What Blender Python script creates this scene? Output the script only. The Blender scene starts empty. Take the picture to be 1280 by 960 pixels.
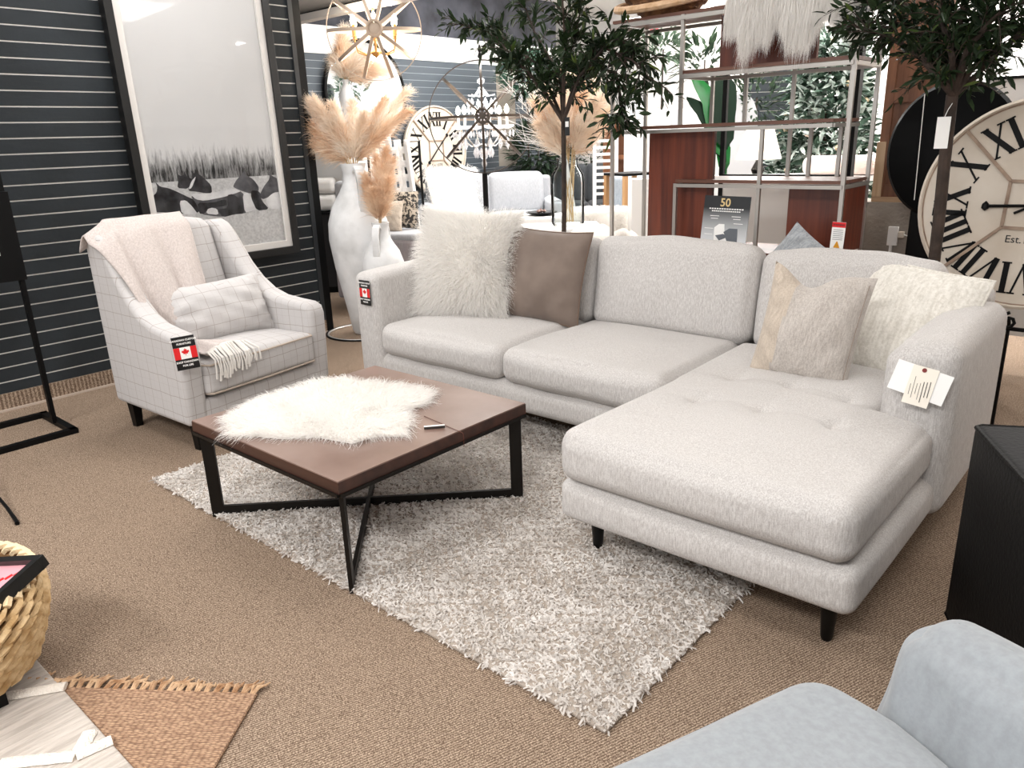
import bpy, bmesh, math, random
import numpy as np
from mathutils import Vector, Matrix, Euler

C = bpy.context.scene.collection
rad = math.radians
rng = np.random.default_rng(7)
random.seed(7)

# ---------------------------------------------------------------- camera
F_PX = 955.0; CAM_H = 1.4
PITCH, ROLL, YAW = rad(17.8), rad(-2.0), rad(41.5)
def _rz(v):
    c, s = math.cos(YAW), math.sin(YAW)
    return np.array([c*v[0]-s*v[1], s*v[0]+c*v[1], v[2]])
_f = np.array([0, math.cos(PITCH), -math.sin(PITCH)]); _r = np.array([1, 0, 0.]); _u = np.cross(_r, _f)
CR = _rz(math.cos(ROLL)*_r + math.sin(ROLL)*_u); CU = _rz(-math.sin(ROLL)*_r + math.cos(ROLL)*_u); CF = _rz(_f)
CP = np.array([0, 0, CAM_H])
def ray(px, py): return CF + CR*(px-640)/F_PX - CU*(py-480)/F_PX
def _pl(px, py, ax, v):
    d = ray(px, py); return Vector(CP + d*((v-CP[ax])/d[ax]))
def at_x(px, py, x): return _pl(px, py, 0, x)      # a measured point of the photo on the plane x = const of the room
def at_y(px, py, y): return _pl(px, py, 1, y)
def at_z(px, py, z=0.0): return _pl(px, py, 2, z)
def at_d(px, py, d): return Vector(CP + ray(px, py)*d)
cam_d = bpy.data.cameras.new('camera'); cam = bpy.data.objects.new('camera', cam_d); C.objects.link(cam)
cam_d.sensor_width = 36.0; cam_d.lens = F_PX/1280*36.0; cam_d.clip_start = 0.02; cam_d.clip_end = 200
m3 = Matrix((CR, CU, -CF)).transposed()
cam.matrix_world = Matrix.Translation(Vector(CP)) @ m3.to_4x4()
bpy.context.scene.camera = cam
VIEW_ROT = rad(41.5)      # the yaw that turns a thing's front (local -Y) towards the camera

# ---------------------------------------------------------------- light
sc = bpy.context.scene
sc.view_settings.view_transform = 'Standard'; sc.view_settings.look = 'None'
sc.view_settings.gamma = 1.0; sc.view_settings.use_curve_mapping = False
sc.view_settings.exposure = 0.45
w = bpy.data.worlds.new('world'); sc.world = w; w.use_nodes = True
w.node_tree.nodes['Background'].inputs[0].default_value = (0.97, 0.98, 1.0, 1)
w.node_tree.nodes['Background'].inputs[1].default_value = .9
def area(name, loc, sx, sy, power, color=(1, .992, .982), rot=(0, 0, 0)):
    l = bpy.data.lights.new(name, 'AREA'); l.shape = 'RECTANGLE'; l.size = sx; l.size_y = sy; l.energy = power; l.color = color
    o = bpy.data.objects.new(name, l); o.location = loc; o.rotation_euler = rot; C.objects.link(o); return o
CEIL_Z = 3.35
for i, (x, y, p) in enumerate([(-0.4, -1.4, 88), (-2.6, -1.9, 80), (-2.0, .9, 16), (-4.35, .2, 26), (-4.35, 2.2, 26), (-1.2, 2.9, 6), (-3.0, 2.8, 8), (0.8, 0.9, 16),
                               (-2.2, 5.2, 42), (-4.9, 5.4, 52), (0.6, 4.8, 26), (-6.2, 7.4, 55), (-3.4, 7.8, 80), (-0.6, 7.6, 80), (-4.5, 10.3, 95), (-1.0, 10.3, 95)]):
    area('ceiling_lamp', (x, y, CEIL_Z-0.05), 1.3, 0.7, p)

# ---------------------------------------------------------------- materials
def ordinal(i, n, side='left'):
    names = ['leftmost', 'second from the left', 'third from the left', 'fourth from the left', 'fifth from the left', 'sixth from the left', 'seventh from the left']
    rn = ['rightmost', 'second from the right', 'third from the right', 'fourth from the right', 'fifth from the right', 'sixth from the right']
    return names[i] if i <= (n-1)//2 else rn[n-1-i]
def lin(h):
    if not isinstance(h, str): return tuple(h)
    h = h.lstrip('#'); o = []
    for i in (0, 2, 4):
        c = int(h[i:i+2], 16)/255; o.append(c/12.92 if c <= .04045 else ((c+.055)/1.055)**2.4)
    return tuple(o)
_mats = {}
def mat(name, col, rough=.7, metal=0, bump=0, bscale=60, col2=None, cscale=8, sheen=0, coat=0, stretch=(1, 1, 1), spec=None, detail=3, trans=0, ramp=(.35, .65), emit=None, estr=0, bdist=.01):
    if name in _mats: return _mats[name]
    m = bpy.data.materials.new(name); m.use_nodes = True; _mats[name] = m
    nt = m.node_tree; N = nt.nodes; L = nt.links; b = N['Principled BSDF']
    c = lin(col); b.inputs['Base Color'].default_value = (*c, 1)
    b.inputs['Roughness'].default_value = rough; b.inputs['Metallic'].default_value = metal
    if sheen: b.inputs['Sheen Weight'].default_value = sheen; b.inputs['Sheen Roughness'].default_value = .4
    if coat: b.inputs['Coat Weight'].default_value = coat; b.inputs['Coat Roughness'].default_value = .08
    if spec is not None: b.inputs['Specular IOR Level'].default_value = spec
    if trans: b.inputs['Transmission Weight'].default_value = trans
    if emit: b.inputs['Emission Color'].default_value = (*lin(emit), 1); b.inputs['Emission Strength'].default_value = estr
    tc = N.new('ShaderNodeTexCoord'); mp = N.new('ShaderNodeMapping'); mp.inputs['Scale'].default_value = stretch
    L.new(tc.outputs['Object'], mp.inputs['Vector'])
    if col2:
        n = N.new('ShaderNodeTexNoise'); n.inputs['Scale'].default_value = cscale; n.inputs['Detail'].default_value = detail + 2
        r = N.new('ShaderNodeValToRGB'); r.color_ramp.elements[0].position = ramp[0]; r.color_ramp.elements[1].position = ramp[1]
        r.color_ramp.elements[0].color = (*c, 1); r.color_ramp.elements[1].color = (*lin(col2), 1)
        L.new(mp.outputs[0], n.inputs['Vector']); L.new(n.outputs['Fac'], r.inputs[0]); L.new(r.outputs[0], b.inputs['Base Color'])
    if bump:
        n = N.new('ShaderNodeTexNoise'); n.inputs['Scale'].default_value = bscale; n.inputs['Detail'].default_value = detail
        bp = N.new('ShaderNodeBump'); bp.inputs['Strength'].default_value = bump; bp.inputs['Distance'].default_value = bdist
        L.new(mp.outputs[0], n.inputs['Vector']); L.new(n.outputs['Fac'], bp.inputs['Height']); L.new(bp.outputs[0], b.inputs['Normal'])
    return m
def math_node(nt, op, a, b=None, c=None):
    n = nt.nodes.new('ShaderNodeMath'); n.operation = op
    for i, v in enumerate((a, b, c)):
        if v is None: continue
        if isinstance(v, (int, float)): n.inputs[i].default_value = v
        else: nt.links.new(v, n.inputs[i])
    return n.outputs[0]
def mix_col(nt, fac, a, b):
    n = nt.nodes.new('ShaderNodeMix'); n.data_type = 'RGBA'
    if isinstance(fac, (int, float)): n.inputs[0].default_value = fac
    else: nt.links.new(fac, n.inputs[0])
    for i, v in ((6, a), (7, b)):
        if isinstance(v, tuple): n.inputs[i].default_value = (*v[:3], 1)
        else: nt.links.new(v, n.inputs[i])
    return n.outputs[2]
def weave(name, c1, c2, scale=700, bump=.35, sheen=.15, blotch=0.0):
    # woven upholstery: crossed threads in colour and relief
    if name in _mats: return _mats[name]
    m = bpy.data.materials.new(name); m.use_nodes = True; _mats[name] = m
    nt = m.node_tree; N = nt.nodes; L = nt.links; b = N['Principled BSDF']
    b.inputs['Roughness'].default_value = .92; b.inputs['Sheen Weight'].default_value = sheen; b.inputs['Specular IOR Level'].default_value = .2
    tc = N.new('ShaderNodeTexCoord')
    n = N.new('ShaderNodeTexNoise'); n.inputs['Scale'].default_value = scale*.35; n.inputs['Detail'].default_value = 2; n.inputs['Roughness'].default_value = .8
    L.new(tc.outputs['Object'], n.inputs['Vector'])
    n2 = N.new('ShaderNodeTexNoise'); n2.inputs['Scale'].default_value = 14; n2.inputs['Detail'].default_value = 4
    mp = N.new('ShaderNodeMapping'); mp.inputs['Scale'].default_value = (1, 1, .15); L.new(tc.outputs['Object'], mp.inputs['Vector'])
    n3 = N.new('ShaderNodeTexNoise'); n3.inputs['Scale'].default_value = scale*.3; n3.inputs['Detail'].default_value = 1; L.new(mp.outputs[0], n3.inputs['Vector'])
    L.new(tc.outputs['Object'], n2.inputs['Vector'])
    s = math_node(nt, 'ADD', math_node(nt, 'MULTIPLY', n.outputs['Fac'], .55), math_node(nt, 'MULTIPLY', n3.outputs['Fac'], .45))
    r = N.new('ShaderNodeValToRGB'); r.color_ramp.elements[0].position = .38; r.color_ramp.elements[1].position = .62
    r.color_ramp.elements[0].color = (*lin(c1), 1); r.color_ramp.elements[1].color = (*lin(c2), 1)
    L.new(s, r.inputs[0]); L.new(r.outputs[0], b.inputs['Base Color'])
    bp = N.new('ShaderNodeBump'); bp.inputs['Strength'].default_value = bump; bp.inputs['Distance'].default_value = .004
    h = math_node(nt, 'ADD', s, math_node(nt, 'MULTIPLY', n2.outputs['Fac'], 3.0))
    L.new(h, bp.inputs['Height']); L.new(bp.outputs[0], b.inputs['Normal'])
    return m
def plaid(name, base, line, spacing=.085, width=.0028, off=(0, 0, 0)):
    # windowpane check: fine lines on the two axes lying in each face
    m = bpy.data.materials.new(name); m.use_nodes = True; _mats[name] = m
    nt = m.node_tree; N = nt.nodes; L = nt.links; b = N['Principled BSDF']
    b.inputs['Roughness'].default_value = .9; b.inputs['Specular IOR Level'].default_value = .2; b.inputs['Sheen Weight'].default_value = .1
    tc = N.new('ShaderNodeTexCoord'); s = N.new('ShaderNodeSeparateXYZ'); sn = N.new('ShaderNodeSeparateXYZ')
    wob = N.new('ShaderNodeTexNoise'); wob.inputs['Scale'].default_value = 9
    L.new(tc.outputs['Object'], wob.inputs['Vector'])
    L.new(tc.outputs['Object'], s.inputs[0]); L.new(tc.outputs['Normal'], sn.inputs[0])
    tot = None
    for i in range(3):
        p = math_node(nt, 'ADD', s.outputs[i], off[i] + 10.0)
        p = math_node(nt, 'ADD', p, math_node(nt, 'MULTIPLY', wob.outputs['Fac'], .012))
        for sp, wd, k in ((spacing, width, .75), (spacing, width*.6, .28)):
            q = math_node(nt, 'PINGPONG', math_node(nt, 'ADD', p, 0 if k > .5 else spacing*.45), sp/2)
            ln = math_node(nt, 'LESS_THAN', q, wd/2)
            ok = math_node(nt, 'LESS_THAN', math_node(nt, 'ABSOLUTE', sn.outputs[i]), .72)
            v = math_node(nt, 'MULTIPLY', math_node(nt, 'MULTIPLY', ln, ok), k)
            tot = v if tot is None else math_node(nt, 'MAXIMUM', tot, v)
    n = N.new('ShaderNodeTexNoise'); n.inputs['Scale'].default_value = 350; n.inputs['Detail'].default_value = 2
    L.new(tc.outputs['Object'], n.inputs['Vector'])
    base2 = mix_col(nt, math_node(nt, 'MULTIPLY', n.outputs['Fac'], .35), lin(base), lin(line))
    base2 = mix_col(nt, .65, base2, lin(base))
    L.new(mix_col(nt, tot, base2, lin(line)), b.inputs['Base Color'])
    bp = N.new('ShaderNodeBump'); bp.inputs['Strength'].default_value = .25; bp.inputs['Distance'].default_value = .003
    L.new(n.outputs['Fac'], bp.inputs['Height']); L.new(bp.outputs[0], b.inputs['Normal'])
    return m
def wood(name, c1, c2, axis=0, scale=6, rough=.45, coat=.15):
    if name in _mats: return _mats[name]
    st = [1, 1, 1]; st = [12, 12, 12]; st[axis] = .7
    return mat(name, c1, rough, 0, .12, scale*1.3, c2, scale*.35, coat=coat, stretch=tuple(st), detail=6, ramp=(.3, .72), bdist=.002)
def fibre(name, col, tr=.35, col2=None, cscale=6, rough=.8):
    # fur, plumes and leaves: light passes partly through
    if name in _mats: return _mats[name]
    m = bpy.data.materials.new(name); m.use_nodes = True; _mats[name] = m
    nt = m.node_tree; N = nt.nodes; L = nt.links; b = N['Principled BSDF']; out = N['Material Output']
    b.inputs['Base Color'].default_value = (*lin(col), 1); b.inputs['Roughness'].default_value = rough; b.inputs['Specular IOR Level'].default_value = .25
    t = N.new('ShaderNodeBsdfTranslucent'); t.inputs[0].default_value = (*lin(col), 1)
    if col2:
        tc = N.new('ShaderNodeTexCoord'); n = N.new('ShaderNodeTexNoise'); n.inputs['Scale'].default_value = cscale; n.inputs['Detail'].default_value = 4
        L.new(tc.outputs['Object'], n.inputs['Vector']); r = N.new('ShaderNodeValToRGB')
        r.color_ramp.elements[0].position = .38; r.color_ramp.elements[1].position = .62
        r.color_ramp.elements[0].color = (*lin(col), 1); r.color_ramp.elements[1].color = (*lin(col2), 1)
        L.new(n.outputs['Fac'], r.inputs[0]); L.new(r.outputs[0], b.inputs['Base Color']); L.new(r.outputs[0], t.inputs[0])
    mx = N.new('ShaderNodeMixShader'); mx.inputs[0].default_value = tr
    L.new(b.outputs[0], mx.inputs[1]); L.new(t.outputs[0], mx.inputs[2]); L.new(mx.outputs[0], out.inputs[0])
    return m
def glass(name, tint='#ffffff', refl=.5, rough=.02):
    if name in _mats: return _mats[name]
    m = bpy.data.materials.new(name); m.use_nodes = True; _mats[name] = m
    nt = m.node_tree; N = nt.nodes; L = nt.links; out = N['Material Output']; N.remove(N['Principled BSDF'])
    t = N.new('ShaderNodeBsdfTransparent'); t.inputs[0].default_value = (*lin(tint), 1)
    g = N.new('ShaderNodeBsdfGlossy'); g.inputs['Roughness'].default_value = rough
    fr = N.new('ShaderNodeLayerWeight'); fr.inputs[0].default_value = refl
    mx = N.new('ShaderNodeMixShader')
    L.new(fr.outputs['Fresnel'], mx.inputs[0]); L.new(t.outputs[0], mx.inputs[1]); L.new(g.outputs[0], mx.inputs[2]); L.new(mx.outputs[0], out.inputs[0])
    return m

# ---------------------------------------------------------------- mesh building
class MB:
    def __init__(s): s.v = []; s.f = []; s.n = 0; s.chunks = []
    def add(s, vs, fs):
        vs = [tuple(v) for v in vs]; s.v.extend(vs); s.f.extend([tuple(i+s.n for i in f) for f in fs]); s.n += len(vs); return s
    def box(s, c, d, rot=None, taper=1.0, shift=(0, 0)):
        x, y, z = d[0]/2, d[1]/2, d[2]/2; V = []
        for k in (-1, 1):
            t = taper if k < 0 else 1; sh = shift if k < 0 else (0, 0)
            V += [Vector((i*x*t+sh[0], j*y*t+sh[1], k*z)) for i, j in ((-1, -1), (1, -1), (1, 1), (-1, 1))]
        if rot is not None: V = [rot @ v for v in V]
        V = [v+Vector(c) for v in V]
        return s.add(V, [(3, 2, 1, 0), (4, 5, 6, 7), (0, 1, 5, 4), (1, 2, 6, 5), (2, 3, 7, 6), (3, 0, 4, 7)])
    def bbox(s, lo, hi): return s.box([(a+b)/2 for a, b in zip(lo, hi)], [abs(b-a) for a, b in zip(lo, hi)])
    def bar(s, a, b, wd, th, up=(0, 0, 1)):
        a, b = Vector(a), Vector(b); d = (b-a); l = d.length; d.normalize(); up = Vector(up)
        sd = d.cross(up)
        if sd.length < 1e-5: sd = d.cross(Vector((1, 0, 0)))
        sd.normalize(); u2 = sd.cross(d)
        R = Matrix((sd, d, u2)).transposed()
        return s.box((a+b)/2, (wd, l, th), R)
    def tube(s, pts, r, n=10, closed=False, flat=1.0):
        pts = [Vector(p) for p in pts]; m = len(pts)
        rs = list(r) if hasattr(r, '__len__') else [r]*m
        V = []; prev = None
        for i, p in enumerate(pts):
            if closed: t = pts[(i+1) % m]-pts[i-1]
            else: t = pts[min(i+1, m-1)]-pts[max(i-1, 0)]
            t.normalize()
            if prev is None:
                a = Vector((0, 0, 1)) if abs(t.z) < .9 else Vector((1, 0, 0)); u = t.cross(a).normalized()
            else: u = (prev - t*prev.dot(t)).normalized()
            prev = u; v = t.cross(u)
            V += [p + (u*math.cos(2*math.pi*k/n)*rs[i] + v*math.sin(2*math.pi*k/n)*rs[i]*flat) for k in range(n)]
        Fs = []
        for i in range(m if closed else m-1):
            j = (i+1) % m
            for k in range(n): Fs.append((i*n+k, i*n+(k+1) % n, j*n+(k+1) % n, j*n+k))
        if not closed: Fs += [tuple(range(n-1, -1, -1)), tuple((m-1)*n+k for k in range(n))]
        return s.add(V, Fs)
    def lathe(s, prof, c=(0, 0, 0), n=28, sx=1, sy=1, cap=True, R=None):
        V = []; c = Vector(c)
        for r, z in prof:
            for k in range(n):
                a = 2*math.pi*k/n; p = Vector((r*math.cos(a)*sx, r*math.sin(a)*sy, z))
                if R is not None: p = R @ p
                V.append(p + c)
        Fs = [(i*n+k, i*n+(k+1) % n, (i+1)*n+(k+1) % n, (i+1)*n+k) for i in range(len(prof)-1) for k in range(n)]
        if cap: Fs += [tuple(range(n-1, -1, -1)), tuple((len(prof)-1)*n+k for k in range(n))]
        return s.add(V, Fs)
    def prism(s, poly, th, M=None):
        # polygon in local xz plane, thickness along y
        n = len(poly); V = [Vector((x, -th/2, z)) for x, z in poly] + [Vector((x, th/2, z)) for x, z in poly]
        if M is not None: V = [M @ v for v in V]
        return s.add(V, [tuple(range(n)), tuple(range(2*n-1, n-1, -1))] + [(i, i+n, (i+1) % n+n, (i+1) % n) for i in range(n)])
    def rbox(s, c, d, r=.04, n=8, k=3, puff=(0, 0, 0), fn=None, rot=None, pw=2):
        d = np.array(d, float); h = d/2; r = min(r, *(h*.98))
        def axis(i):
            a = max(h[i]-r, 1e-4); e = [a + r*math.tan(t)*0 + r*(q/k) for q, t in zip(range(1, k+1), range(k))]
            inner = np.linspace(-a, a, n+1); return np.concatenate([-np.array(e)[::-1], inner, np.array(e)])
        A = [axis(i) for i in range(3)]; V = []; Fs = []; base = 0
        for ax in range(3):
            i1, i2 = (ax+1) % 3, (ax+2) % 3
            for sg in (-1, 1):
                g1, g2 = np.meshgrid(A[i1], A[i2], indexing='ij'); P = np.zeros(g1.shape+(3,))
                P[..., i1] = g1; P[..., i2] = g2; P[..., ax] = sg*h[ax]
                q = P.reshape(-1, 3); a, b = g1.shape
                for i in range(a-1):
                    for j in range(b-1):
                        f = (base+i*b+j, base+(i+1)*b+j, base+(i+1)*b+j+1, base+i*b+j+1)
                        Fs.append(f if sg > 0 else f[::-1])
                V.append(q); base += len(q)
        P = np.concatenate(V); U = P/h
        inn = np.clip(P, -(h-r), h-r); dd = P-inn; l = np.linalg.norm(dd, axis=1, keepdims=True); l[l < 1e-9] = 1
        P = inn + dd/l*r
        for i in range(3):
            if puff[i]:
                j, m = (i+1) % 3, (i+2) % 3
                P[:, i] += np.sign(U[:, i])*puff[i]*np.clip(1-np.abs(U[:, j])**pw, 0, 1)*np.clip(1-np.abs(U[:, m])**pw, 0, 1)*np.abs(U[:, i])**2
        if fn is not None: P = fn(P, U)
        if rot is not None: P = P @ np.array(rot).T
        return s.add(P+np.array(c), Fs)
    def np_add(s, V, Fq):
        s.chunks.append((np.asarray(V, dtype=np.float32), np.asarray(Fq, dtype=np.int32))); return s
def build(mb, name, m, parent=None, loc=(0, 0, 0), rot=(0, 0, 0), smooth=True, merge=True, bevel=0, sub=0, angle=35):
    me = bpy.data.meshes.new(name)
    if mb.chunks:
        off = 0; VV = []; FF = []
        for V, Fq in mb.chunks: VV.append(V.reshape(-1, 3)); FF.append(Fq + off); off += len(VV[-1])
        V = np.concatenate(VV); Fq = np.concatenate(FF); k = Fq.shape[1]
        me.vertices.add(len(V)); me.vertices.foreach_set('co', V.ravel())
        me.loops.add(Fq.size); me.loops.foreach_set('vertex_index', Fq.ravel())
        me.polygons.add(len(Fq)); me.polygons.foreach_set('loop_start', np.arange(len(Fq), dtype=np.int32)*k)
        me.update(calc_edges=True)
    else:
        bm = bmesh.new(); vs = [bm.verts.new(v) for v in mb.v]
        for f in mb.f:
            try: bm.faces.new([vs[i] for i in f])
            except ValueError: pass
        if merge: bmesh.ops.remove_doubles(bm, verts=bm.verts, dist=1e-5)
        bmesh.ops.recalc_face_normals(bm, faces=bm.faces)
        if bevel: bmesh.ops.bevel(bm, geom=[e for e in bm.edges if e.is_manifold and e.calc_face_angle(0) > .5], offset=bevel, segments=2, profile=.7, affect='EDGES')
        bm.to_mesh(me); bm.free()
    if m is not None: me.materials.append(m)
    if smooth and not mb.chunks:
        me.polygons.foreach_set('use_smooth', [True]*len(me.polygons))
        try: me.set_sharp_from_angle(angle=rad(angle))
        except Exception: pass
    o = bpy.data.objects.new(name, me); C.objects.link(o); o.location = loc; o.rotation_euler = rot
    if parent is not None: o.parent = parent
    if sub:
        md = o.modifiers.new('sub', 'SUBSURF'); md.levels = sub; md.render_levels = sub
    return o
def tag(o, label, cat, group=None):
    o['label'] = label; o['category'] = cat
    if group: o['group'] = group
    return o
def thing(name, label, cat, loc=(0, 0, 0), rotz=0, group=None, rot=None):
    o = bpy.data.objects.new(name, None); C.objects.link(o); o.empty_display_size = .05
    o.location = loc; o.rotation_euler = rot if rot else (0, 0, rotz)
    return tag(o, label, cat, group)
def struct(o, kind='structure'): o['kind'] = kind; return o
def copy_tree(o, parent=None):
    c = o.copy(); C.objects.link(c); c.parent = parent
    for ch in list(o.children): copy_tree(ch, c)
    return c
def strands(P, D, L, wd, seg=4, droop=.3, wave=.15, taper=True, seed=0):
    # thin tapering ribbons: roots P, directions D, lengths L; returns arrays for np_add
    g = np.random.default_rng(seed); n = len(P); P = np.asarray(P, float); D = np.asarray(D, float)
    D = D/np.linalg.norm(D, axis=1, keepdims=True); L = np.broadcast_to(L, (n,)).reshape(n, 1)
    S = np.cross(D, g.normal(size=(n, 3))); S /= np.linalg.norm(S, axis=1, keepdims=True)
    W2 = np.cross(D, S); ph = g.uniform(0, 6.28, (n, 1)); fr = g.uniform(.6, 1.6, (n, 1))
    wd = np.broadcast_to(wd, (n,)).reshape(n, 1)
    rows = []
    for i in range(seg+1):
        t = i/seg
        c = P + D*L*t + np.array([0, 0, -1.])*L*droop*t*t + (S*np.sin(ph+fr*t*6)-S*np.sin(ph))*L*wave*t + (W2*np.cos(ph+fr*t*5)-W2*np.cos(ph))*L*wave*t*.7
        ww = wd*(1-.92*t if taper else 1)
        rows += [c-S*ww/2, c+S*ww/2]
    V = np.stack(rows, axis=1).reshape(-1, 3); m = 2*(seg+1)
    base = np.arange(n)[:, None]*m
    Fq = np.concatenate([base + np.array([2*i, 2*i+1, 2*i+3, 2*i+2]) for i in range(seg)])
    return V, Fq
def text_mesh(txt, size, M, mb, th=.0006, align='CENTER', bold=0.0, sx=1.0, font_serif=False):
    # lettering in local xz plane through M
    cu = bpy.data.curves.new('txt', 'FONT'); cu.body = txt; cu.size = size; cu.align_x = align; cu.extrude = th/2; cu.offset = bold; cu.resolution_u = 3
    o = bpy.data.objects.new('txt', cu); C.objects.link(o)
    dg = bpy.context.evaluated_depsgraph_get(); me = o.evaluated_get(dg).to_mesh()
    V = [M @ Vector((v.co.x*sx, -v.co.z, v.co.y)) for v in me.vertices]; Fs = [tuple(p.vertices) for p in me.polygons]
    mb.add(V, Fs); o.evaluated_get(dg).to_mesh_clear(); bpy.data.objects.remove(o); bpy.data.curves.remove(cu)
    return mb
def pillow_mb(wd, ht, th, n=26, pinch=.07, wr=.006, seed=1, mb=None, corner=1.0):
    # knife-edge cushion in local xz plane, thickness along y, centred
    g = np.random.default_rng(seed); mb = mb or MB(); u = np.linspace(-1, 1, n+1); U, Vv = np.meshgrid(u, u, indexing='ij')
    ph = g.uniform(0, 6.28, 6)
    for sg in (-1, 1):
        X = wd/2*U*(1-pinch*(1-Vv**2)*np.abs(U)**3); Z = ht/2*Vv*(1-pinch*(1-U**2)*np.abs(Vv)**3)
        T = ((1-np.abs(U)**2.2)*(1-np.abs(Vv)**2.2)); T = np.clip(T, 0, 1)**.62
        edge = np.exp(-((1-np.abs(U))*5)**2) + np.exp(-((1-np.abs(Vv))*5)**2)
        Wr = wr*(np.sin(11*U+ph[0]+3*Vv)*np.sin(9*Vv+ph[1]) + .8*np.sin(19*U*Vv+ph[2]))*np.minimum(T, .6)
        Wr += wr*1.2*np.clip(edge, 0, 1)*np.sin(24*(U+Vv)+ph[3])*np.minimum(T*2, 1)
        Yv = sg*(th/2*T) + Wr*sg
        P = np.stack([X, Yv, Z], -1).reshape(-1, 3); k = n+1
        Fs = [(i*k+j, (i+1)*k+j, (i+1)*k+j+1, i*k+j+1) for i in range(n) for j in range(n)]
        mb.add(P, Fs)
    return mb
def pillow_edge(wd, ht, pinch=.07, n=60):
    out = []
    for a, b in (((-1, -1), (1, -1)), ((1, -1), (1, 1)), ((1, 1), (-1, 1)), ((-1, 1), (-1, -1))):
        for i in range(n//4):
            t = i/(n//4); U = a[0]+(b[0]-a[0])*t; V = a[1]+(b[1]-a[1])*t
            out.append((wd/2*U*(1-pinch*(1-V**2)*abs(U)**3), 0, ht/2*V*(1-pinch*(1-U**2)*abs(V)**3)))
    return out
def face_dir(n, up=(0, 0, 1)):
    # rotation whose local -Y points along n and local Z near up
    n = Vector(n).normalized(); y = -n; x = y.cross(Vector(up)).normalized(); z = x.cross(y)
    return Matrix((x, y, z)).transposed()
# ================================================================ the room
def carpet_mat():
    m = bpy.data.materials.new('carpet'); m.use_nodes = True
    nt = m.node_tree; N = nt.nodes; L = nt.links; b = N['Principled BSDF']; b.inputs['Roughness'].default_value = .95; b.inputs['Specular IOR Level'].default_value = .1
    tc = N.new('ShaderNodeTexCoord'); mp = N.new('ShaderNodeMapping'); mp.inputs['Scale'].default_value = (1, 1, 1); mp.inputs['Rotation'].default_value = (0, 0, rad(20))
    L.new(tc.outputs['Object'], mp.inputs['Vector'])
    v = N.new('ShaderNodeTexVoronoi'); v.inputs['Scale'].default_value = 150; L.new(mp.outputs[0], v.inputs['Vector'])
    wv = N.new('ShaderNodeTexWave'); wv.inputs['Scale'].default_value = 42; wv.inputs['Distortion'].default_value = 2.5; wv.inputs['Detail Scale'].default_value = 3; L.new(mp.outputs[0], wv.inputs['Vector'])
    n = N.new('ShaderNodeTexNoise'); n.inputs['Scale'].default_value = 260; n.inputs['Detail'].default_value = 2; L.new(mp.outputs[0], n.inputs['Vector'])
    n2 = N.new('ShaderNodeTexNoise'); n2.inputs['Scale'].default_value = 1.2; n2.inputs['Detail'].default_value = 3; L.new(mp.outputs[0], n2.inputs['Vector'])
    s = math_node(nt, 'ADD', math_node(nt, 'MULTIPLY', n.outputs['Fac'], .75), math_node(nt, 'MULTIPLY', wv.outputs['Fac'], .18))
    s = math_node(nt, 'ADD', s, math_node(nt, 'MULTIPLY', v.outputs['Distance'], -.15))
    r = N.new('ShaderNodeValToRGB'); r.color_ramp.elements[0].position = .30; r.color_ramp.elements[1].position = .62
    r.color_ramp.elements[0].color = (*lin('#57463a'), 1); r.color_ramp.elements[1].color = (*lin('#cdb8a2'), 1)
    L.new(s, r.inputs[0])
    L.new(mix_col(nt, math_node(nt, 'MULTIPLY', n2.outputs['Fac'], .35), r.outputs[0], lin('#8d7763')), b.inputs['Base Color'])
    bp = N.new('ShaderNodeBump'); bp.inputs['Strength'].default_value = .6; bp.inputs['Distance'].default_value = .004
    L.new(s, bp.inputs['Height']); L.new(bp.outputs[0], b.inputs['Normal'])
    return m
M_carpet = carpet_mat()
M_slat = mat('dark_slat', '#2f3438', .7, bump=.1, bscale=40, col2='#282c2f', cscale=3, spec=.25)
M_slat2 = mat('grey_slat', '#4d565e', .6, bump=.1, bscale=40)
M_groove = mat('groove_metal', '#e9e6e0', .5)
M_white = mat('white_paint', '#efeeec', .7)
M_black = mat('black_metal', '#050506', .5, spec=.2)
M_ceil = mat('ceiling_white', '#f6f6f4', .9, bump=.1, bscale=30)
struct(build(MB().box((-5, 5, -.05), (24, 20, .1)), 'floor', M_carpet, smooth=False))
ceil = struct(build(MB().box((-5, 5, CEIL_Z+.05), (24, 20, .1)), 'ceiling', M_ceil, smooth=False))

def slat_wall(name, x0, ya, yb, z0, z1, pitch, zref, m_board, m_groove, gap=.008, th=.10, face=1):
    # horizontal boards on the wall face looking to +x, bright inserts in the grooves
    mb = MB(); g = MB()
    k0 = math.ceil((z0-zref)/pitch); zs = [zref+pitch*k for k in range(k0, int((z1-zref)/pitch)+1)]
    prev = z0
    for z in zs + [z1+gap/2]:
        a, b = prev, z-gap/2
        if b-a > .01: mb.bbox((x0-.016, ya, a), (x0, yb, b))
        prev = z+gap/2
    mb.bbox((x0-th, ya, z0), (x0-.016, yb, z1))
    for z in zs:
        if z < z1-.01: g.bbox((x0-.0165, ya+.001, z-gap/2), (x0-.004, yb-.001, z+gap/2))
    o = struct(build(mb, name, m_board, smooth=False)); build(g, 'groove_strip', m_groove, o, smooth=False); return o
WX = -4.97
slat_wall('wall_left', WX, -3.0, 3.44, .10, CEIL_Z, .083, 1.658, M_slat, M_groove)
struct(build(MB().bbox((WX-.10, -3, 0), (WX+.012, 3.44, .10)), 'baseboard_left', M_carpet, smooth=False))
struct(build(MB().bbox((WX+.012, -3, 0), (WX+.024, 3.44, .012)), 'trim_1', mat('trim_grey', '#b8a89a', .6), smooth=False))
struct(build(MB().bbox((WX-.11, 3.44, 0), (WX+.012, 3.50, CEIL_Z)), 'trim_2', M_black, smooth=False))
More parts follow.
